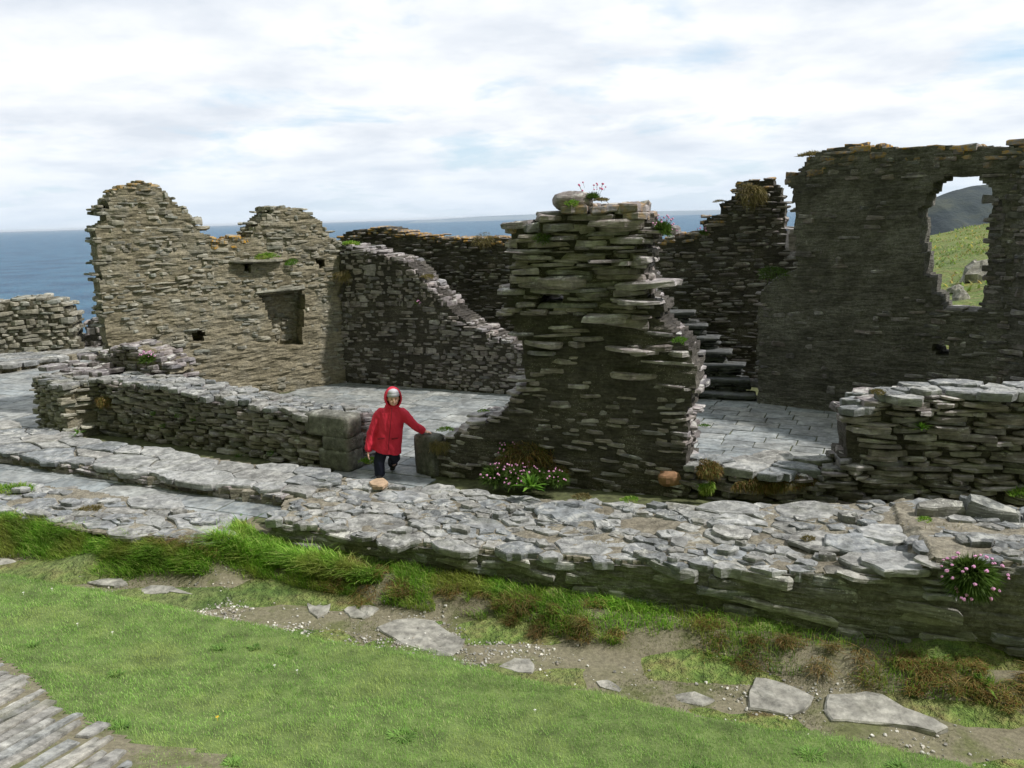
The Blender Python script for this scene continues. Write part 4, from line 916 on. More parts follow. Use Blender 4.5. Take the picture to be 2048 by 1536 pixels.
# turf bank and tall grass at the foot of the walls
def scatter_sd(n, s0, s1, d0, d1, rg, pw=1.):
    s = rg.uniform(s0, s1, n); d = d0+(d1-d0)*rg.random(n)**pw; return P0[0]+TT[0]*s+NN[0]*d, P0[1]+TT[1]*s+NN[1]*d, s, d
ac = Acc()
X, Y, s_, d_ = scatter_sd(120000, -6.5, .35, -.05, 1.02, rg)
K4a = np.array(K4); m_ = n2(X, Y, 1.6, 3, 21.); okk = ~inpoly(X, Y-.06, K4) & (d_ < .74+.34*m_+rg.normal(0, .05, len(X))-.34*sstep(-.9, .2, s_))
okk &= ~((s_ > -.3) & (d_ < .02)); okk &= ~inpoly(X, Y, T0)
X, Y, s_, d_, m_ = X[okk], Y[okk], s_[okk], d_[okk], m_[okk]; n = len(X); cl = n2(X, Y, 5., 2, 23.)
blades(ac, np.stack([X, Y, zfront(X, Y)-.005], -1), rg.uniform(.06, .16, n)*(.4+cl*1.1), rg.uniform(.004, .007, n), rg.uniform(.2, .9, n), np.arctan2(NN[1], NN[0])+rg.normal(0, 1.1, n), 3, .25)
for (c0, r0, nn, l0) in [(GT(380, 1105), .25, 700, .17), (GT(20, 1040), .25, 700, .16), (GT(470, 1095), .26, 1300, .30), (GT(640, 1135), .36, 2000, .30), (GT(555, 1120), .26, 1000, .22), (GT(300, 1095), .25, 800, .18), (GT(220, 1085), .25, 800, .18), (GT(130, 1060), .3, 900, .14), (GT(720, 1155), .24, 900, .26), (GT(980, 1180), .22, 700, .14), (GT(1240, 1210), .3, 800, .15)]:
    a = rg.uniform(0, 2*pi, nn); r = r0*rg.random(nn)**.6; x = c0[0]+TT[0]*r*np.cos(a)-NN[0]*.02+NN[0]*r*.35*np.sin(a); y = c0[1]+TT[1]*r*np.cos(a)+NN[1]*r*.35*np.sin(a)
    blades(ac, np.stack([x, y, zfront(x, y)-.01], -1), l0*rg.uniform(.5, 1.15, nn), rg.uniform(.005, .009, nn), rg.uniform(.2, 1.1, nn), np.arctan2(NN[1], NN[0])+rg.normal(0, 1., nn), 4, .35)
X, Y, s_, d_ = scatter_sd(46000, .1, 8.8, .0, .56, rg); n = len(X); cl = n2(X, Y, 3., 3, 27.); k = (cl > .40) & (d_ < .42+.25*cl) & (rg.random(n) < np.clip(1.25-.2*s_, .22, 1))
X, Y, cl = X[k], Y[k], cl[k]; n = len(X)
blades(ac, np.stack([X, Y, zfront(X, Y)-.005], -1), rg.uniform(.07, .17, n)*(.4+cl*1.1), rg.uniform(.004, .007, n), rg.uniform(.1, .9, n), np.arctan2(NN[1], NN[0])+rg.normal(0, .9, n), 3, .3)
tag(ac.build('tall_grass', M['lush']), 'lush green grass bank and tufts along the foot of the front wall', 'grass', kind='stuff')
ac = Acc()
for q in range(130):
    sc_ = 1.0+7.8*rg.random(); dc = rg.uniform(.12, .56)
    if 3.75 < sc_ < 4.2 or rg.random() > .3+.14*sc_: continue
    nn = int(rg.uniform(70, 260)); rr_ = rg.uniform(.05, .12); a = rg.uniform(0, 2*pi, nn); r = rr_*np.sqrt(rg.random(nn)); x = P0[0]+TT[0]*(sc_+r*np.cos(a))+NN[0]*(dc+r*np.sin(a)); y = P0[1]+TT[1]*(sc_+r*np.cos(a))+NN[1]*(dc+r*np.sin(a)); l0 = rg.uniform(.06, .15)
    blades(ac, np.stack([x, y, zfront(x, y)+rg.uniform(0, .05)], -1), l0*rg.uniform(.5, 1.3, nn), rg.uniform(.003, .006, nn), rg.uniform(.4, 1.3, nn), np.arctan2(NN[1], NN[0])+rg.normal(0, .9, nn), 4, rg.uniform(.4, .95))
X, Y, s_, d_ = scatter_sd(7000, -3.6, .9, .25, .62, rg); cl = n2(X, Y, 2., 3, 37.); k = cl > .56; X, Y = X[k], Y[k]; n = len(X)
blades(ac, np.stack([X, Y, zfront(X, Y)+.02], -1), rg.uniform(.08, .17, n), rg.uniform(.003, .006, n), rg.uniform(.6, 1.2, n), np.arctan2(NN[1], NN[0])+rg.normal(0, .6, n), 4, .7)
tag(ac.build('dry_grass', M['dry']), 'rusty brown grass drooping along the foot of the front wall', 'grass', kind='stuff')
# small growth in the joints of the wall tops and round the path stones
ac = Acc(); n = 60000; X = rg.uniform(-7, 6.5, n); Y = rg.uniform(5, 12.5, n); m_ = n2(X, Y, 2.6, 4, 61.); m2_ = n2(X, Y, 9., 2, 67.)
k = inpoly(X, Y, T0) & (m_ > .60) & (m2_ > .5); x, y = X[k], Y[k]; B1 = np.stack([x, y, zW0(x, y)+.004], -1)
k = (inpoly(X, Y, K3) | inpoly(X, Y, K4)) & (m_ > .60) & (m2_ > .52); x, y = X[k], Y[k]; B2 = np.stack([x, y, np.where(inpoly(x, y, K3), .12, .045)], -1); B_ = np.concatenate([B1, B2]); n = len(B_)
blades(ac, B_, rg.uniform(.012, .04, n), rg.uniform(.003, .005, n), rg.uniform(.4, 1.2, n), rg.uniform(0, 6.28, n), 2)
tag(ac.build('joint_moss', M['straw']), 'wispy grass and moss in the joints of the low wall tops', 'moss', kind='stuff')
# low mossy growth on the path
ac = Acc(); X, Y, s_, d_ = scatter_sd(90000, -6.5, 8.8, .25, 1.28, rg); m_ = n2(X, Y, 2.4, 4, 41.)
dens = np.where(s_ < -1.6, 1.0, 0.)*(d_ < 1.15)*.9+(m_ > .58)*.6+(d_ < .62)*.45*(m_ > .42)
dens = np.where((s_ > 4.0) & (d_ < .95) & (s_ < 5.4), np.maximum(dens, .75), dens)
k = rg.random(len(X)) < dens*.8; X, Y = X[k], Y[k]; n = len(X)
blades(ac, np.stack([X, Y, zfront(X, Y)-.002], -1), rg.uniform(.010, .030, n), rg.uniform(.003, .005, n), rg.uniform(.4, 1.1, n), rg.uniform(0, 2*pi, n), 2)
tag(ac.build('mossy_turf', leafmat('mossy_blades', [(0, (.08, .105, .025)), (.5, (.12, .15, .035)), (1, (.17, .18, .065))])), 'thin mossy turf patches on the gravel path', 'moss', kind='stuff')
# gravel
ac = Acc(); X, Y, s_, d_ = scatter_sd(24000, -3.6, 8.6, .45, 1.27, rg); m_ = n2(X, Y, 1.8, 4, 45.)
pr = np.clip((m_-.40)*5, .06, 1)*np.where(s_ < -2, .25, 1)*np.clip(.35+(d_-.5)*1.1, .1, 1)*np.clip(1.25-.14*np.maximum(s_, 0), .2, 1)
k = rg.random(len(X)) < pr; X, Y = X[k], Y[k]; n = len(X); sz = .007+.022*rg.random(n)**3
place(ac, np.stack([X, Y, zfront(X, Y)+sz*.2], -1), np.stack([sz, sz*rg.uniform(.6, 1, n), sz*rg.uniform(.4, .7, n)], -1), rotm((1, 0), (0, -1), rg.normal(0, .3, n), rg.normal(0, .3, n), rg.uniform(0, 6.28, n)), np.zeros(n), rg, PROTL)
gm = slate('gravel_stone', [(.20, .19, .17), (.36, .35, .32), (.50, .49, .46), (.28, .25, .21)], white=0., moss=0., speck=0., bump=.1, lam=(5, 5, 5))
tag(ac.build('gravel', gm), 'small pale gravel scattered over the muddy path', 'gravel', kind='stuff')
PS = [([(-30, 1115), (0, 1119), (28, 1122), (48, 1135), (10, 1143), (-30, 1140)], 'leftmost flat grey path stone, cut by the left edge of the picture'),
      ([(52, 1143), (70, 1139), (118, 1140), (125, 1147), (95, 1156), (75, 1155)], 'small pale path stone, second from the left end of the row'),
      ([(126, 1158), (170, 1146), (212, 1143), (205, 1152), (160, 1162)], 'narrow pale path stone, third from the left end of the row'),
      ([(172, 1168), (205, 1162), (245, 1160), (257, 1172), (230, 1178), (195, 1174)], 'thin curved path stone, fourth from the left end of the row'),
      ([(262, 1187), (300, 1172), (345, 1165), (362, 1151), (385, 1160), (352, 1180), (332, 1192), (290, 1192)], 'long boot-shaped grey path stone beside the start of the gravel'),
      ([(612, 1205), (640, 1200), (668, 1197), (655, 1228), (635, 1238), (618, 1225)], 'triangular grey path stone amid gravel, below the tall grass tuft'),
      ([(686, 1222), (700, 1211), (735, 1208), (760, 1219), (745, 1232), (725, 1240), (700, 1236)], 'small brownish oval path stone beside the triangular one'),
      ([(750, 1258), (790, 1240), (830, 1236), (870, 1243), (900, 1265), (932, 1283), (925, 1300), (900, 1315), (860, 1308), (800, 1288)], 'broad grey path stone in the middle of the path, the widest of the left half'),
      ([(995, 1335), (1030, 1318), (1060, 1318), (1070, 1330), (1065, 1350), (1035, 1347)], 'small half-buried path stone at the lawn edge, right of the broad grey one'),
      ([(1190, 1364), (1215, 1360), (1245, 1378), (1240, 1386), (1200, 1376)], 'tiny pale path stone sliver peeping over the lawn edge'),
      ([(1348, 1390), (1390, 1386), (1430, 1403), (1405, 1414), (1350, 1404)], 'low brownish path stone sliver just left of the blocky pale one'),
      ([(1495, 1400), (1510, 1362), (1530, 1362), (1600, 1385), (1627, 1400), (1610, 1425), (1570, 1437), (1530, 1427), (1495, 1422)], 'blocky raised pale grey path stone, left of the long pointed one'),
      ([(1645, 1425), (1655, 1395), (1680, 1395), (1730, 1387), (1765, 1395), (1810, 1425), (1870, 1448), (1900, 1465), (1870, 1475), (1830, 1462), (1750, 1450), (1660, 1445)], 'long pale path stone tapering to a point at its right end')]
for i, (pp, lb) in enumerate(PS):
    W_ = [GT(*p)[:2] for p in pp]; c_ = np.mean(W_, 0); Wn = np.array(W_); zc = float(zfront(Wn[:, 0], Wn[:, 1]).mean())*.5+float(zfront(Wn[:, 0], Wn[:, 1]).max())*.5; a = Acc()
    slab(a, W_, zc+(.03 if i >= 11 else .022 if i < 5 else .008), .10, rg, 0., .03, .015, dome=.004)
    tag(a.build('path_stone', M['pathstone']), lb, 'stone', 'flat stones along the gravel path')

# ------------------------------------------------------------------ plants
def obj_at(ac, name, mats, loc, smooth=False, parent=None):
    """build with its origin at loc"""
    e = type('p', (), {'location': loc}); V = ac.V; ac.V = [v-np.array(loc) for v in V]; o = ac.build(name, mats, smooth=smooth)
    if parent is None: o.location = loc
    else: o.location = np.array(loc)-np.array(parent.location)[:3]; o.parent = parent
    return o
def ico(ac, c, r, rg, n=7, m=5, sq=.8):
    th = np.arange(n)/n*2*pi; V = []
    for k in range(m+1):
        ph = pi*(k+.5)/(m+1)-pi/2; V.append(np.stack([np.cos(ph)*np.cos(th), np.cos(ph)*np.sin(th), np.full(n, np.sin(ph))*sq], -1)*(1+rg.uniform(-.22, .22, (n, 1))))
    V = np.concatenate(V)*r+c; ac.add(V, [(k*n+i, k*n+(i+1) % n, (k+1)*n+(i+1) % n, (k+1)*n+i) for k in range(m) for i in range(n)]+[tuple(range(n))[::-1], tuple(m*n+i for i in range(n))])
def stemtube(ac, a, b, r, bend):
    P_ = [a, (np.array(a)+b)/2+bend, b]; n = 4; V = []
    for p in P_: V += [np.array(p)+r*np.array([cos(k*pi/2), sin(k*pi/2), 0]) for k in range(n)]
    ac.add(V, [(r_*n+i, r_*n+(i+1) % n, (r_+1)*n+(i+1) % n, (r_+1)*n+i) for r_ in range(2) for i in range(n)])
def cushion(ac, c, R, nb, rg, out=(0, 0, 1), wd=.005, ln=.6, flat=.7, mound=True):
    """radiating narrow leaves over a dome"""
    out = np.array(out, float); out /= np.linalg.norm(out); v = rg.normal(0, 1, (nb, 3)); v /= np.linalg.norm(v, axis=1)[:, None]; v = v+out*.55; v = v[(v @ out) > .05]; v /= np.linalg.norm(v, axis=1)[:, None]
    n = len(v); b = c+v*R*rg.uniform(.25, .6, n)[:, None]*np.array([1, 1, flat]); l = R*ln*rg.uniform(.6, 1.2, n)
    side = np.cross(v, rg.normal(0, 1, (n, 3))); side /= np.linalg.norm(side, axis=1)[:, None]; w_ = wd*rg.uniform(.7, 1.3, n)
    mid = b+v*(l*.55)[:, None]+np.array([0, 0, .05*R]); tip = b+v*l[:, None]-np.array([0, 0, 1])*(l*.12)[:, None]
    V = np.stack([b-side*w_[:, None]/2, b+side*w_[:, None]/2, mid-side*w_[:, None]*.45, mid+side*w_[:, None]*.45, tip], 1)
    off = ac.n+np.arange(n)*5; lp = np.array([0, 1, 3, 2, 2, 3, 4]); ac.Lp.append((lp[None]+off[:, None]).ravel()); ac.T.append(np.tile([4, 3], n)); ac.M.append(np.zeros(2*n, int)); ac.V.append(V.reshape(-1, 3)); ac.A.append(np.zeros(5*n)); ac.n += 5*n
FLO = {}
def thrift(loc, R, nf, label, seed, out=(0, 0, 1), hr=.013, stem=1.3, pink='pink', width=None, nb=1600, name='thrift_plant', low=-.3):
    rg = np.random.default_rng(seed); loc = tuple(float(v) for v in loc); e = empty(name, loc, label, 'plant', 'clumps of pink thrift')
    a = Acc(); W_ = width or R
    k = max(1, int(W_/R*2-1)); 
    for i in range(k):
        off = (i-(k-1)/2)*(W_-R)*2/max(1, k-1) if k > 1 else 0.
        cushion(a, np.array(loc)+np.array([off, -off*.3, 0]), R, nb//k, rg, out, wd=R*.035+.002)
    a.build('leaves', M['thrift'], e)
    key = (round(hr, 4), pink)
    if key not in FLO:
        heads = []
        for q in range(3):
            a = Acc(); ico(a, np.zeros(3), hr, rg); stemtube(a, (0, 0, -hr*.5), (0, 0, -hr*5.5), hr*.13, np.zeros(3)); h = a.build('flower', M[pink]); me = h.data; me.materials.append(M['stem'])
            mi = [0]*len(me.polygons)
            for j, p in enumerate(me.polygons):
                if j >= len(me.polygons)-8: p.material_index = 1
            bpy.data.objects.remove(h); heads.append(me)
        FLO[key] = heads
    o_ = np.array(out, float)/np.linalg.norm(out)
    for i in range(nf):
        v = rg.normal(0, 1, 3); v /= np.linalg.norm(v); v = v*np.array([1, .8, .9])+o_*.8+np.array([0, 0, .25]); v /= np.linalg.norm(v)
        p = v*R*rg.uniform(.85, stem)+np.array([rg.uniform(-1, 1)*(W_-R)*1.0, 0, 0])
        f = bpy.data.objects.new('flower', FLO[key][i % 3]); COL.objects.link(f); f.parent = e; f.location = p
        f.rotation_euler = (Vector(v)*.6+Vector((0, 0, .5))).to_track_quat('Z', 'Y').to_euler(); s_ = rg.uniform(.6, 1.15); f.scale = (s_*rg.uniform(.85, 1.1), s_*rg.uniform(.85, 1.1), s_*rg.uniform(.75, 1.))
    return e
def onW(fr, px, py, y=-.02): a = fr.E(px, py); return fr.W(a[0], y, a[1])
nf0 = np.array([f0.n[0], f0.n[1], .35])
thrift(onW(f0, 1938, 1150, -.03), .20, 34, 'large thrift clump with many pink flowers growing from the front wall face', 301, nf0, .0150, 1.35, nb=5200)
thrift(D(1030, 960, 8.85), .19, 60, 'wide low thrift clump dotted with pale pink flowers at the foot of the pier', 302, (-.1, -.6, 1), .013, 1.2, width=.42, nb=4200)
thrift(D(1115, 962, 8.6), .14, 14, 'small dark thrift clump right of the leafy dock at the pier foot', 303, (0, -.5, 1), .011, 1.2)
thrift(onW(fP, 1015, 898, -.03), .12, 12, 'loose pink thrift sprig on the shoulder of the pier above the wide clump', 304, (fP.n[0], fP.n[1], .5), .012, 1.5, nb=500)
thrift(D(296, 722, 12.35), .14, 26, 'round green thrift clump with pinkish flowers on the rubble by the low wall', 305, (0, -.3, 1), .013, 1.4)
thrift(onW(fP, 1176, 398, .2), .10, 14, 'deep pink thrift on top of the pier against the sky', 306, (0, 0, 1), .013, 2.2, pink='pink2', nb=700)
thrift(onW(fP, 1318, 462, .1), .13, 22, 'pale pink thrift hanging at the upper right corner of the pier', 307, (.5, -.3, .6), .012, 1.5)
thrift(onW(fX, 835, 606, -.02), .07, 7, 'tiny thrift tuft on the broken top of the wall behind the child', 308, (.2, -.5, .6), .013, 1.3, nb=300)
thrift(D(1408, 470, 14.9), .12, 8, 'small thrift tuft on the left shoulder of the crumbling stack', 309, (0, -.2, 1), .02, 1.4, nb=400)

def leafy(loc, R, nl, wd, label, seed, name='leafy_plant', mat='bright', up=1.):
    rg = np.random.default_rng(seed); loc = tuple(float(v) for v in loc); a = Acc()
    for i in range(nl):
        az = rg.uniform(0, 2*pi); el = rg.uniform(.25, 1.35)*up; l = R*rg.uniform(.6, 1.15); w_ = wd*rg.uniform(.7, 1.2); dv = np.array([cos(az)*cos(el), sin(az)*cos(el), sin(el)]); sd_ = np.cross(dv, (0, 0, 1)); sd_ /= np.linalg.norm(sd_)+1e-6
        V = []; ws = [.12, .75, 1., .8, .35, .02]
        for k, q in enumerate(ws):
            t = k/5; p = np.array(loc)+dv*l*t-np.array([0, 0, 1])*l*.35*t*t; rip = .12*w_*math.sin(k*2.1+i)
            V += [p-sd_*w_*q/2+np.array([0, 0, rip]), p-np.array([0, 0, w_*.12*q]), p+sd_*w_*q/2+np.array([0, 0, rip])]
        a.add(V, [(3*k+j, 3*k+j+1, 3*k+j+4, 3*k+j+3) for k in range(5) for j in range(2)])
    return tag(obj_at(a, name, M[mat], loc, smooth=True), label, 'plant')
leafy(D(1062, 975, 8.35), .24, 26, .05, 'bright green dock with upright leaves in front of the wide thrift clump', 321, 'dock_plant')
leafy(onW(fQ, 1842, 856, -.03), .13, 46, .014, 'bright green rosette growing from a crack in the wall right of the pier', 322, 'rosette_plant')
leafy(GT(1000, 1192), .14, 30, .035, 'broad-leaved green weed in the grass under the front wall', 323, 'weed')
leafy(GT(1130, 1205), .12, 20, .028, 'smaller pale green weed right of the broad-leaved one under the front wall', 324, 'weed')
leafy(GT(1965, 1378)+np.array([0, 0, .02]), .15, 26, .03, 'toothed green weed at the right end of the path', 325, 'weed')
leafy(onW(f0, 475, 1066, .1)*np.array([1, 1, 0])+np.array([0, 0, -.12]), .36, 26, .022, 'tall fleshy green spikes at the left end of the front wall', 326, 'wall_pennywort', up=1.15)
leafy(D(155, 868, 11.35), .14, 18, .02, 'small leafy sprig at the foot of the wall stub', 327, 'leafy_sprig')
def tuft(loc, R, n, mat, label, seed, out=(0, -.2, 1), wd=.005, name='grass_tuft', hang=0., cat='grass', width=1.):
    rg = np.random.default_rng(seed); loc = np.array([float(v) for v in loc]); a = Acc(); o_ = np.array(out, float); o_ /= np.linalg.norm(o_); n = int(n*1.2)
    t1 = np.cross(o_, (0, 0, 1.)) if abs(o_[2]) < .95 else np.array([1., 0, 0]); t1 /= np.linalg.norm(t1); t2 = np.cross(t1, o_); wf = .6+.45*width
    aa = rg.uniform(0, 2*pi, n); rr = np.sqrt(rg.random(n)); rag = .55+.9*vn(np.stack([np.cos(aa)*2+seed, np.sin(aa)*2, aa*0+seed], -1)); rr = rr*rag
    b = loc+(t1[None]*(np.cos(aa)*rr*R*wf)[:, None]+t2[None]*(np.sin(aa)*rr*R*.62)[:, None])+o_[None]*(R*.28*np.maximum(1-rr, 0))[:, None]
    v = o_[None]*.7+rg.normal(0, .45, (n, 3))+np.array([0, 0, .35 if not hang else .05]); v += (t1[None]*np.cos(aa)[:, None]+t2[None]*np.sin(aa)[:, None])*.4; v /= np.linalg.norm(v, axis=1)[:, None]
    l = R*.55*rg.uniform(.5, 1.25, n)*(1+hang*.35); side = np.cross(v, rg.normal(0, 1, (n, 3))); side /= np.linalg.norm(side, axis=1)[:, None]; w_ = wd*rg.uniform(.6, 1.3, n)*(1+R*2)
    g_ = np.array([0, 0, 1.]); mid = b+v*(l*.5)[:, None]-g_*(l*.12*(1+hang))[:, None]; tip = b+v*(l*.85)[:, None]-g_*(l*(.25+.6*hang))[:, None]
    V = np.stack([b-side*w_[:, None]/2, b+side*w_[:, None]/2, mid-side*w_[:, None]*.45, mid+side*w_[:, None]*.45, tip], 1)
    off = np.arange(n)*5; lp = np.array([0, 1, 3, 2, 2, 3, 4]); a.Lp.append((lp[None]+off[:, None]).ravel()); a.T.append(np.tile([4, 3], n)); a.M.append(np.zeros(2*n, int)); a.V.append(V.reshape(-1, 3)); a.A.append(np.zeros(5*n)); a.n = 5*n
    return tag(obj_at(a, name, M[mat], tuple(loc)), label, cat, 'tufts of grass and moss on the walls')
tuft(onW(fT, 492, 490, .2), .20, 900, 'bright', 'upper bright green turf cushion in the dip of the pale wall', 331, (0, -.5, 1))
tuft(onW(fT, 525, 514, -.02), .17, 700, 'lush', 'yellow-green turf cushion lying on the flat ledge of the pale wall', 332, (0, -.5, 1), width=2)
tuft(onW(fT, 581, 524, -.02), .11, 500, 'bright', 'small round green cushion right of the ledge on the pale wall', 333, (0, -.7, .7))
tuft(onW(fX, 688, 490, .2), .16, 500, 'lush', 'grass tuft on the corner where the pale and dark walls meet', 334)
tuft(onW(fX, 722, 508, .15), .13, 400, 'lush', 'low grass tuft on top of the dark wall near the corner', 335)
tuft(onW(fX, 690, 550, -.03), .14, 600, 'straw', 'brown withered growth hanging in the corner of the left room', 336, (0, -1, -.2), hang=.8)
tuft(onW(fX, 850, 556, .1), .13, 400, 'straw', 'dry grass tuft halfway down the broken top of the dark wall', 337)
tuft(onW(fF, 968, 478, -.03), .17, 500, 'straw', 'pale dry grass hanging from the farthest wall left of the pier', 338, (0, -1, 0), hang=.6)
tuft(onW(fF, 1506, 386, -.05), .26, 900, 'straw', 'large pale dry tuft under the lichen top of the crumbling stack', 339, (0, -1, .1), hang=.4)
tuft(onW(fF, 1438, 404, .1), .10, 250, 'straw', 'brown dry tuft on the left step of the crumbling stack', 340)
tuft(onW(fW, 1622, 312, .1), .17, 700, 'straw', 'dark dry grass tuft on the upper left shoulder of the window wall', 341, (-.3, 0, 1))
tuft(onW(fW, 1548, 545, -.03), .17, 700, 'thrift', 'mossy green and orange cushion on the left ledge of the window wall', 342, (-.2, -.6, .8), hang=.3)
tuft(onW(fP, 1196, 402, .15), .085, 320, 'straw', 'brown dry tuft beside the deep pink thrift on the pier', 343)
tuft(onW(fP, 1145, 408, -.02), .07, 260, 'lush', 'small green tuft among the top stones of the pier', 344, (0, -1, .6))
tuft(onW(fP, 1088, 478, -.03), .09, 380, 'thrift', 'dark green tuft on the upper left face of the pier', 345, (0, -1, .6))
tuft(onW(fP, 1362, 680, -.05), .08, 260, 'bright', 'green tuft on the stepped right edge of the pier', 346, (.1, -.5, 1))
tuft(onW(fP, 1060, 905, -.06), .20, 900, 'dry', 'rusty grass spilling over the pier foot above the thrift', 347, (0, -1, .5), hang=.5, width=2)
tuft(onW(fP, 1120, 940, -.08), .13, 500, 'dry', 'small rusty grass clump right of the thrift at the pier foot', 348, (0, -1, .5), hang=.4)
tuft(onW(fP, 885, 864, .1), .085, 320, 'lush', 'mossy green tuft on the low shoulder just right of the stone post', 349)
tuft(onW(fP, 882, 888, -.04), .10, 450, 'straw', 'straw coloured growth on the wall just right of the stone post', 350, (0, -1, .1), hang=.7)
tuft(onW(fP, 960, 826, .1), .05, 200, 'lush', 'little green tuft halfway up the shoulder of the pier', 351)
tuft(onW(fQ, 1418, 930, -.12), .13, 1500, 'dry', 'shaggy moss and grass hanging at the right foot of the pier', 352, (0, -1, .3), hang=.35)
tuft(onW(fQ, 1412, 965, -.12), .09, 800, 'lush', 'lower greener end of the shaggy growth at the right foot of the pier', 353, (0, -1, -.1), hang=.4)
tuft(onW(fQ, 1545, 962, -.05), .10, 2600, 'dry', 'long fringe of rusty moss hanging under the pale low slabs', 354, (0, -1, .1), hang=.5, width=7)
tuft(onW(fQ, 1755, 786, .02), .08, 350, 'straw', 'yellowish dry tuft on the left slope of the wall right of the pier', 355)
tuft(onW(fQ, 2046, 985, -.10), .16, 400, 'lush', 'grass tuft at the right picture edge between the two walls', 356)
tuft(onW(fQ, 1410, 866, .3), .05, 200, 'bright', 'tiny green tuft at the floor edge right of the pier', 357)
tuft(onW(fL, 212, 800, -.03), .11, 500, 'dry', 'reddish dry growth in the angle of the wall stub', 358, (0, -1, 0), hang=.7)
tuft(onW(fL, 720, 930, -.02)+np.array([.12, .15, 0]), .12, 500, 'lush', 'leafy green growth at the foot of the doorway beside the quoins', 359)
tuft(G(1165, 995, .2), .09, 350, 'straw', 'left yellowish tuft on the back edge of the front wall', 360)
tuft(G(1262, 1000, .2), .08, 300, 'lush', 'right yellowish tuft on the back edge of the front wall', 361)
tuft(G(1615, 1078, .26), .06, 250, 'straw', 'small mossy tuft between slabs on top of the front wall', 362)
tuft(G(1850, 1040, .42), .06, 250, 'lush', 'mossy tuft in a joint near the right end of the front wall', 363)
tuft(G(10, 985, .05), .20, 900, 'lush', 'patch of turf among the footing slabs at the left picture edge', 364, width=2)
tuft(G(182, 1020, .05), .10, 350, 'straw', 'yellow turf in a gap of the footing slabs', 365, width=2)
for (x, y, i) in [(310, 825, 0), (360, 830, 1), (390, 838, 2), (330, 850, 3), (480, 910, 4), (545, 905, 5), (580, 930, 6)]:
    tuft(onW(fL, x, y, -.03), .045, 120, 'bright', ['first small green sprig high on the low wall face near the stub', 'second small green sprig high on the low wall face', 'third small green sprig high on the low wall face, toward its middle', 'small green sprig below the first on the low wall face', 'small green sprig low on the face, left of the quoins', 'green sprig low on the face, nearer the quoins', 'green sprig at the bottom just left of the quoins'][i], 370+i, (0, -1, .3))
# daisies and a dandelion in the lawn
M['petal'] = plain('daisy_white', (.75, .75, .72)); M['yellow'] = plain('dandelion_yellow', (.75, .50, .03))
def daisy(px, py, i, y=False):
    p = GT(px, py)+np.array([0, 0, .045]); a = Acc(); r = .011 if not y else .014; n = 12
    for k in range(n):
        a0 = k/n*2*pi; d0, d1 = np.array([cos(a0-.16), sin(a0-.16), .0]), np.array([cos(a0+.16), sin(a0+.16), .0])
        a.add([p, p+d0*r*.7, p+np.array([cos(a0), sin(a0), .1])*r, p+d1*r*.7], [(0, 1, 2, 3)])
    nv = sum(len(t) for t in a.T); ico(a, p+np.array([0, 0, .001]), r*.3, rg, 6, 3); stemtube(a, p, p-np.array([0, 0, .05]), .0012, np.zeros(3))
    o = obj_at(a, 'daisy' if not y else 'dandelion', [M['petal' if not y else 'yellow'], M['yellow']], tuple(p)); return o
for i, (x, y) in enumerate([(105, 1186), (48, 1194), (156, 1257), (226, 1274), (550, 1341), (595, 1351), (1070, 1431)]):
    tag(daisy(x, y, i), 'tiny white daisy, ' + ['rightmost at the upper left of the lawn', 'leftmost at the upper left of the lawn', 'left one of the middle pair in the left lawn', 'right one of the middle pair in the left lawn', 'left one of the pair in the centre of the lawn', 'right one of the pair in the centre of the lawn', 'by itself in the right half of the lawn'][i], 'flower', 'daisies in the lawn')
tag(daisy(436, 1446, 9, True), 'yellow dandelion in the lawn near the edge-set slates', 'flower')

# ------------------------------------------------------------------ rocks and scrub on the hill seen through the window
hm = slate('hill_rock', [(.20, .19, .17), (.30, .29, .26)], white=.6, lam=(1, 1, 2), moss=.3)
def zt1(x, y): return float(zterr(np.array([float(x)]), np.array([float(y)]))[0])
def rock(px, py, Y, size, label, seed):
    p = D(px, py, Y); a = Acc(); r_ = np.random.default_rng(seed); V, lp, T = stone_proto(r_, 12, (-.5, -.1, .25, .5), (1., .95, .7, .35), .16)
    z = zt1(p[0], p[1]); v = V*np.array(size)+np.array([p[0], p[1], z+size[2]*.3]); a.Lp.append(lp); a.T.append(T); a.M.append(np.zeros(len(T), int)); a.V.append(v); a.A.append(np.zeros(len(v))); a.n = len(v)
    tag(obj_at(a, 'rock', hm, (float(p[0]), float(p[1]), z)), label, 'rock', 'rocks on the hillside')
rock(1958, 565, 27, (1.2, .9, .8), 'larger grey rock on the green slope, lower right of the window opening', 1)
rock(1922, 598, 23.5, (.5, .4, .35), 'small pale pinkish rock on the slope at the sill of the window opening', 2)
rock(1912, 580, 25, (.45, .35, .25), 'flat grey rock just above the small pale one on the slope', 3)
p = onW(fW, 1578, 478, .5)
a = Acc(); place(a, np.array([[p[0], p[1], p[2]-.05]]), np.array([[.42, .4, .36]]), rotm((1, 0), (0, -1), np.zeros(1), np.zeros(1), np.zeros(1)), np.zeros(1), rg); 
o = a.build('boulder', M['lit'], wW); o['label'] = 'pale boulder in the gap left of the window wall'
ac = Acc(); n = 30000; X = rg.uniform(8, 50, n); Y = rg.uniform(16, 76, n); k = (X/Y > .44) & (X/Y < .74) & (n2(X, Y, .5, 4, 51.) > .44); X, Y = X[k], Y[k]; n = len(X); B_ = np.stack([X, Y, zterr(X, Y)-.02], -1)
blades(ac, B_, rg.uniform(.08, .26, n), rg.uniform(.05, .12, n), rg.uniform(.6, 1.4, n), rg.uniform(0, 6.28, n), 2)
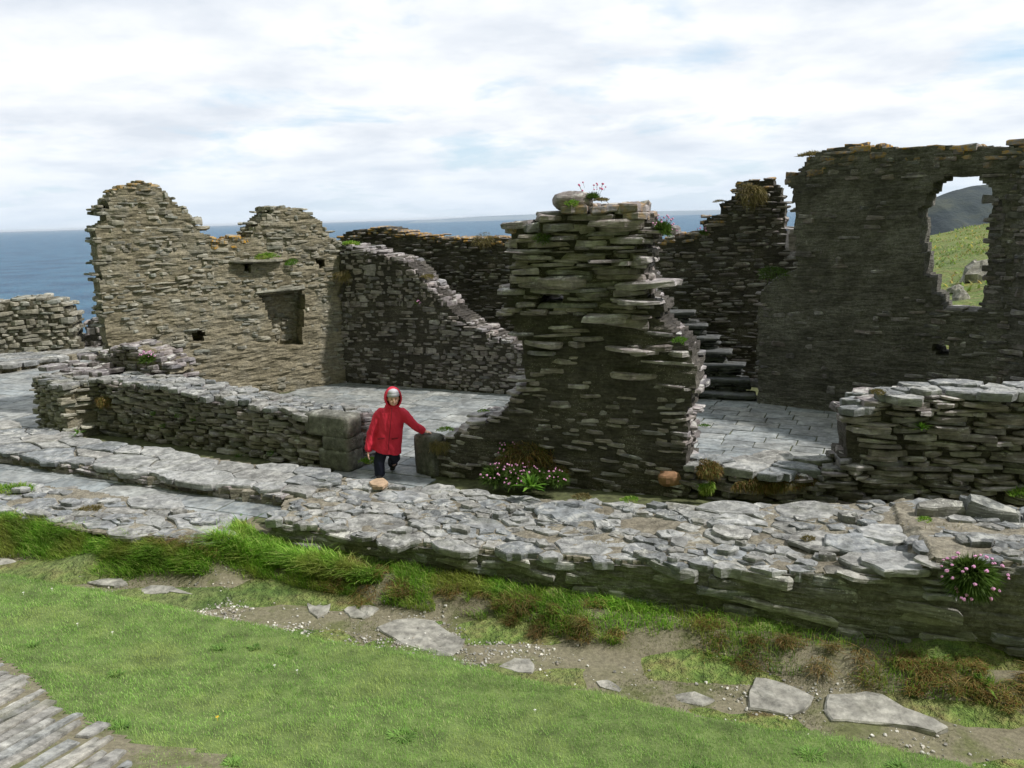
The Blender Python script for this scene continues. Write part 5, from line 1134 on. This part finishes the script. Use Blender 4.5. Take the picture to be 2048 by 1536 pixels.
tag(ac.build('heath_scrub', leafmat('heath_blades', [(0, (.10, .17, .03)), (.35, (.18, .28, .05)), (.65, (.28, .33, .09)), (.87, (.26, .20, .10)), (1, (.55, .42, .06))])), 'rough grass and heath covering the hillside seen through the window', 'scrub', kind='stuff')

# ------------------------------------------------------------------ stone post
fG = Fr(G(829, 945)[:2], G(867, 955)[:2]); zpst = fG.E(848, 872)[1]
pst = block((fG.Ln/2, zpst/2-.02), (fG.Ln, .24, zpst+.04), fG, 5, 0.)
pst.V = [np.c_[v[:, :2], v[:, 2]] for v in pst.V]
cP = fG.W(fG.Ln/2, .12, 0)
tag(obj_at(pst, 'stone_post', M['post'], (float(cP[0]), float(cP[1]), 0.), smooth=True), 'short square grey stone post the child is leaning on', 'post')
tag((lambda a: (slab(a, [G2(*p, .13) for p in [(738, 964), (752, 957), (768, 955), (776, 962), (766, 971), (744, 971)]], .13, .05, rg, 0., .05, .02), obj_at(a, 'stone', M['sandy'], tuple(float(v) for v in G(768, 965, .1))))[1])(Acc()), 'rounded sandy pink stone at the child\'s front foot', 'stone')

# ------------------------------------------------------------------ child
def tube(ac, pts, rad, n=20, front=(0, -1, 0), mat=0, cap=.55):
    """closed tube through pts with (side, depth) radii"""
    P_ = [np.array(p, float) for p in pts]; R_ = [(r, r) if isinstance(r, (int, float)) else r for r in rad]
    t0 = P_[0]-P_[1]; t0 /= np.linalg.norm(t0); t1 = P_[-1]-P_[-2]; t1 /= np.linalg.norm(t1)
    P_ = [P_[0]+t0*min(R_[0])*cap]+P_+[P_[-1]+t1*min(R_[-1])*cap]; R_ = [tuple(.6*v for v in R_[0])]+R_+[tuple(.6*v for v in R_[-1])]
    V = []
    for i, p in enumerate(P_):
        t = P_[min(i+1, len(P_)-1)]-P_[max(i-1, 0)]; t /= np.linalg.norm(t); s_ = np.cross(t, front)
        if np.linalg.norm(s_) < .2: s_ = np.cross(t, (0, 0, 1.))
        s_ /= np.linalg.norm(s_); d_ = np.cross(s_, t)
        for k in range(n): a = 2*pi*k/n; V.append(p+s_*R_[i][0]*cos(a)+d_*R_[i][1]*sin(a))
    m = len(P_); ac.add(V, [(r*n+k, r*n+(k+1) % n, (r+1)*n+(k+1) % n, (r+1)*n+k) for r in range(m-1) for k in range(n)]+[tuple(range(n))[::-1], tuple((m-1)*n+k for k in range(n))], 0., mat)
def ell(ac, c, r, R=None, n=20, m=12):
    V = []
    for i in range(1, m):
        ph = pi*i/m-pi/2
        for k in range(n): a = 2*pi*k/n; V.append((cos(ph)*cos(a)*r[0], cos(ph)*sin(a)*r[1], sin(ph)*r[2]))
    V = np.array([(0, 0, -r[2])]+V+[(0, 0, r[2])])
    if R is not None: V = V @ np.array(R).T
    V = V+np.array(c); N_ = len(V)-1
    ac.add(V, [(0, 1+(k+1) % n, 1+k) for k in range(n)]+[(1+i*n+k, 1+i*n+(k+1) % n, 1+(i+1)*n+(k+1) % n, 1+(i+1)*n+k) for i in range(m-2) for k in range(n)]+[(N_, 1+(m-2)*n+k, 1+(m-2)*n+(k+1) % n) for k in range(n)])
def remeshed(ac, name, mat, parent, vox, smooth=4, fold=0., fs=12., fz=1.):
    o = ac.build(name, mat, parent, smooth=True); o2 = o.modifiers.new('r', 'REMESH'); o2.mode = 'VOXEL'; o2.voxel_size = vox; o2.use_smooth_shade = True
    sm = o.modifiers.new('s', 'SMOOTH'); sm.iterations = smooth; sm.factor = .5
    bpy.context.view_layer.update(); dg = bpy.context.evaluated_depsgraph_get(); me = bpy.data.meshes.new_from_object(o.evaluated_get(dg))
    o.modifiers.clear(); o.data = me
    for p in me.polygons: p.use_smooth = True
    if not me.materials: me.materials.append(mat)
    if fold:
        n = len(me.vertices); co = np.empty(n*3, np.float32); me.vertices.foreach_get('co', co); co = co.reshape(-1, 3).astype(float); no = np.empty(n*3, np.float32); me.vertices.foreach_get('normal', no); no = no.reshape(-1, 3)
        f = fbm(np.stack([co[:, 0]*fs, co[:, 1]*fs, co[:, 2]*fs*fz+co[:, 0]*fs*.8], -1), 3)-.5
        f = np.abs(f)*-2+.25
        co = co+no*(f*fold)[:, None]; me.vertices.foreach_set('co', co.astype(np.float32).ravel()); me.update()
    return o
def clothmat(name, c, sc=260, bump=.3, rough=.75):
    m, nt, b = newmat(name); co = objco(nt); n = noise(nt, co, 9, 4, .5); f = noise(nt, co, sc, 2)
    L(nt, mix(nt, 1., c, ramp(nt, n, [(.3, .85), (.7, 1.12)]), 'MULTIPLY'), b.inputs['Base Color']); b.inputs['Roughness'].default_value = rough
    bm = N(nt, 'Bump', i_Strength=bump, i_Distance=.004); L(nt, math_(nt, 'ADD', math_(nt, 'MULTIPLY', n, 1.5), f), bm.inputs['Height']); L(nt, bm.outputs[0], b.inputs['Normal']); return m
M['coat'] = clothmat('red_cloth', (.68, .032, .070)); M['coatd'] = clothmat('dark_red_cloth', (.22, .012, .022)); M['trouser'] = clothmat('navy_cloth', (.012, .014, .032)); M['beanie'] = clothmat('grey_knit', (.52, .53, .60), 120, .6)
M['skin'] = plain('skin', (.84, .52, .43), .55, .06, 30, .05); M['lip'] = plain('lips', (.38, .12, .11), .5, .1, 30, 0); M['eye'] = plain('eye_dark', (.02, .015, .012), .2, .1, 30, 0); M['tooth'] = plain('teeth', (.7, .68, .62), .4, .05, 30, 0); M['brow'] = plain('hair_brown', (.09, .05, .03), .8, .3, 90, .2); M['shoe'] = clothmat('shoe_black', (.02, .02, .022))
YB = 9.50
def q(px, py, dy=0.): return D(px, py, YB+dy)
ch = empty('person', tuple(float(v) for v in G(772, 958)), 'child in a red hooded coat and grey beanie standing with one hand on a post', 'person')
hc = q(786.5, 797, -.02); tw = .012                         # head centre
yaw = RAD(14); Rh = np.array(Matrix.Rotation(yaw, 3, 'Z') @ Matrix.Rotation(RAD(4), 3, 'X'))
def hp(x, y, z): return hc+Rh @ np.array([x, y, z])
body = Acc()
ell(body, hp(0, .01, .012), (.070, .078, .082), Rh); ell(body, hp(0, -.012, -.030), (.056, .058, .054), Rh); ell(body, hp(0, -.040, -.062), (.022, .022, .016), Rh)
ell(body, hp(0, -.074, -.014), (.0105, .013, .012), Rh); tube(body, [hp(0, -.062, .012), hp(0, -.078, -.012)], [.006, .008], 10)
for sg in (-1, 1):
    ell(body, hp(sg*.030, -.050, -.020), (.020, .018, .017), Rh); ell(body, hp(sg*.068, .012, -.008), (.008, .016, .022), Rh); ell(body, hp(sg*.024, -.058, .020), (.017, .012, .006), Rh)
ell(body, hp(0, -.066, -.036), (.020, .010, .010), Rh)
tube(body, [hp(0, .01, -.05), q(783, 816, .0)], [.034, .034]); tube(body, [q(783, 818), q(779, 850), q(775, 885)], [(.085, .045), (.095, .06), (.095, .06)])
sh_l, sh_r = q(758, 826), q(809, 826); wr_l = q(737, 903, -.04); el_l = q(744, 868, .0); el_r = q(828, 850, .02); zp_ = zpst
handc = np.array([cP[0]+.015, cP[1]-.02, zp_+.018]); wr_r = handc+np.array([-.075, .0, .022])
tube(body, [q(783, 824), sh_l+np.array([.03, 0, -.03]), el_l, wr_l], [.03, .030, .024, .018]); tube(body, [q(783, 824), sh_r+np.array([-.03, 0, -.03]), el_r+np.array([0, 0, .0]), wr_r], [.03, .030, .024, .018])
def hand(wr, fw, sd_, dn, curl, k=1.):
    """palm and five fingers: fw forward, sd_ toward the thumb, dn the palm side"""
    fw, sd_, dn = [np.array(v, float)/np.linalg.norm(v) for v in (fw, sd_, dn)]
    tube(body, [wr, wr+fw*.022*k, wr+fw*.050*k], [(.020*k, .013*k), (.026*k, .013*k), (.027*k, .011*k)], 14, front=tuple(-dn))
    for i, (o, l) in enumerate([(.022, .040), (.008, .046), (-.007, .043), (-.021, .034)]):
        b_ = wr+fw*.052*k+sd_*o*k; f2 = fw+sd_*o*3.5; f2 /= np.linalg.norm(f2); p1 = b_+f2*l*.45*k+dn*curl*.2*l; p2 = b_+f2*l*.78*k+dn*curl*.55*l; p3 = b_+f2*l*1.0*k+dn*curl*.95*l
        tube(body, [b_-fw*.01, p1, p2, p3], [.0078*k, .0074*k, .0068*k, .006*k], 10)
    b_ = wr+fw*.018*k+sd_*.020*k; tube(body, [b_, b_+(fw*.5+sd_*.8)*.022*k, b_+(fw*.9+sd_*.75)*.038*k+dn*curl*.008], [.010*k, .009*k, .0075*k], 10)
hand(wr_r, (1, -.12, -.18), (.1, -1, 0), (0, 0, -1), .35); hand(wr_l, (-.15, -.1, -1), (.2, -1, 0), (1, 0, 0), .6)
# legs
hipL, hipR = q(763, 890), q(787, 890, .02)
kL, kR = q(759, 925, -.03), q(790, 915, .02); fL_, fR_ = D(759, 952, 9.45), np.array([0., 0, 0])
aL = np.array([D(760, 951, 9.46)[0], 9.46, .05]); aR = np.array([D(786, 938, 9.72)[0], 9.74, .07])
tube(body, [hipL, kL, aL], [.062, .045, .03]); tube(body, [hipR, kR, aR], [.062, .045, .03])
remeshed(body, 'body', M['skin'], ch, .0036, 3)
def ch_part(ac, name, mat, smooth=True):
    o = ac.build(name, M[mat], ch, smooth=smooth); par = {'eye': 'body', 'eyebrow': 'body', 'mouth': 'body', 'zip': 'coat', 'pocket_flap': 'coat', 'cuff': 'coat', 'hood': 'coat', 'teeth': 'body'}.get(name)
    if par: o.parent = [c for c in ch.children if c.name.split('.')[0] == par][0]
    return o
for sg in (-1, 1):
    a = Acc(); ell(a, hp(sg*.024, -.0665, .006), (.0075, .004, .0048), Rh, 12, 8); ch_part(a, 'eye', 'eye')
    a = Acc(); tube(a, [hp(sg*.012, -.0745, .018), hp(sg*.024, -.0735, .0215), hp(sg*.036, -.066, .018)], [.0022, .0026, .0018], 8); ch_part(a, 'eyebrow', 'brow')
a = Acc(); tube(a, [hp(-.021, -.066, -.033), hp(-.011, -.074, -.038), hp(0, -.0775, -.040), hp(.011, -.074, -.038), hp(.021, -.066, -.033)], [.0022, .0045, .0055, .0045, .0022], 8); ch_part(a, 'mouth', 'lip')
a = Acc(); tube(a, [hp(-.012, -.0765, -.0365), hp(0, -.081, -.039), hp(.012, -.0765, -.0365)], [.0015, .0028, .0015], 8); ch_part(a, 'teeth', 'tooth')
# knitted beanie: dome with turned-up rim
a = Acc(); V = []; n = 36; prof = [(.0725, .016), (.0775, .020), (.079, .036), (.0775, .052), (.073, .056), (.0745, .062), (.068, .084), (.054, .100), (.032, .110), (.008, .113)]
for i, (r, z) in enumerate(prof):
    for k in range(n):
        t = 2*pi*k/n; rr = r*(1+.012*(k % 2)); V.append(hp(cos(t)*rr, sin(t)*rr*1.12+.008, z+.020-.016*(sin(t)*.5+.5)))
a.add(V, [(i*n+k, i*n+(k+1) % n, (i+1)*n+(k+1) % n, (i+1)*n+k) for i in range(len(prof)-1) for k in range(n)]+[tuple((len(prof)-1)*n+k for k in range(n))]); ch_part(a, 'beanie', 'beanie')
# coat
ct = Acc()
tube(ct, [q(784, 818, .02), q(783, 826, .015), q(781, 845, .01), q(778, 870, .01), q(775, 890, .01), q(773, 903, .01)], [(.105, .075), (.165, .095), (.158, .118), (.160, .125), (.172, .128), (.180, .130)], 28, cap=.1)
tube(ct, [q(766, 824, .01), q(757, 832, .01), q(749, 855, .0), el_l+np.array([-.01, 0, 0]), q(740, 888, -.03), q(737, 899, -.04)], [.066, .066, .060, .056, .053, .046])
tube(ct, [q(800, 824, .01), q(810, 831, .01), q(820, 843, .015), el_r+np.array([0, 0, -.01]), el_r*.45+wr_r*.55, wr_r+np.array([-.008, .0, .0])], [.066, .066, .058, .056, .050, .042])
tube(ct, [q(784, 824, .02), q(785, 815, .015), hp(0, .02, -.098)], [(.115, .085), (.092, .082), (.075, .070)])
remeshed(ct, 'coat', M['coat'], ch, .0085, 5, .022, 12., .55)
a = Acc(); tube(a, [q(784, 816, -.075), q(782.5, 835, -.112), q(779, 870, -.123), q(776, 903, -.135)], [.0045]*4, 8); ch_part(a, 'zip', 'coatd')
for (x0, x1, yy) in [(756, 769, 876), (784, 796, 876)]:
    a = Acc(); tube(a, [q(x0, yy+2, -.105 if x0 > 770 else -.10), q((x0+x1)/2, yy+1, -.120), q(x1, yy, -.118 if x0 < 770 else -.085)], [(.009, .006)]*3, 8, front=(0, -1, 0)); ch_part(a, 'pocket_flap', 'coatd')
for c_, d_, r_ in ((wr_l, (q(740, 888, -.03)-wr_l), .040), (wr_r, np.array([-1, .2, .2]), .036)):
    a = Acc(); d_ = np.array(d_)/np.linalg.norm(d_); tube(a, [np.array(c_)+d_*.018, np.array(c_)+d_*.034], [r_, r_*1.04], 18); ch_part(a, 'cuff', 'coatd' if 0 else 'coat')
# hood: open shell round the face with a thick rolled edge
a = Acc(); n, m = 40, 22; op = RAD(60); V = []; Rt = Rh @ np.array(Matrix.Rotation(RAD(-6), 3, 'X'))
def hood(th, ph, k): # th from the face axis
    d = np.array([sin(th)*cos(ph), -cos(th), sin(th)*sin(ph)]); r = np.array([.108, .125, .140 if d[2] > 0 else .135])*k
    return hc+Rt @ (d*r+np.array([0, .030, .004]))
rings = [(op+.10, .86), (op+.03, .88), (op-.03, .93), (op-.04, 1.0), (op+.02, 1.05), (op+.12, 1.04)]+[(op+.12+(pi-op-.13)*i/m, 1.) for i in range(1, m+1)]
for th, kk in rings:
    for k in range(n): V.append(hood(th, 2*pi*k/n, kk*(1+.01*sin(5*2*pi*k/n+th*7))))
a.add(V, [(i*n+k, (i+1)*n+k, (i+1)*n+(k+1) % n, i*n+(k+1) % n) for i in range(len(rings)-1) for k in range(n)]); hd = ch_part(a, 'hood', 'coat')
sol = hd.modifiers.new('t', 'SOLIDIFY'); sol.thickness = .008; sol.offset = -1
# trousers
tr = Acc(); kL2 = kL+np.array([-.005, -.01, 0]); kR2 = kR
tube(tr, [q(775, 886, .01), q(774, 902, .01)], [(.125, .095), (.125, .095)]); tube(tr, [q(764, 898, .0), kL2, aL+np.array([0, 0, .05]), aL+np.array([0, 0, -.005])], [(.076, .078), (.066, .068), (.064, .066), (.066, .07)])
tube(tr, [q(786, 898, .01), kR2, aR+np.array([0, -.02, .06]), aR+np.array([0, .0, .015])], [(.076, .078), (.066, .068), (.060, .062), (.062, .066)])
remeshed(tr, 'trousers', M['trouser'], ch, .0085, 4, .010, 14., .5)
for c_, dx in ((aL, -.01), (aR, .03)):
    a = Acc(); f_ = np.array([dx, -1, 0]); tube(a, [np.array(c_)+np.array([0, .035, -.02-.0]), np.array(c_)+f_*.03+np.array([0, 0, -.018]), np.array(c_)+f_*.09+np.array([0, 0, -.026])], [(.030, .028), (.036, .028), (.032, .020)], 18, front=(0, 0, 1))
    ch_part(a, 'shoe', 'shoe')

# ------------------------------------------------------------------ sea air
m = bpy.data.materials.new('sea_air'); m.use_nodes = True; nt = m.node_tree; nt.nodes.clear(); out = N(nt, 'OutputMaterial'); pv = N(nt, 'VolumePrincipled'); pv.inputs['Color'].default_value = (.80, .87, .95, 1); pv.inputs['Density'].default_value = 1.4e-5; pv.inputs['Anisotropy'].default_value = .2; L(nt, pv.outputs[0], out.inputs['Volume'])
ac = Acc(); X0, X1, Y0_, Y1, Z0, Z1 = -81000, 81000, -2600, 81000, -72, 62
ac.add([(X0, Y0_, Z0), (X1, Y0_, Z0), (X1, Y1, Z0), (X0, Y1, Z0), (X0, Y0_, Z1), (X1, Y0_, Z1), (X1, Y1, Z1), (X0, Y1, Z1)], [(0, 3, 2, 1), (4, 5, 6, 7), (0, 1, 5, 4), (1, 2, 6, 5), (2, 3, 7, 6), (3, 0, 4, 7)])
tag(ac.build('haze', m, attr=False), kind='stuff'); SC.cycles.volume_bounces = 0
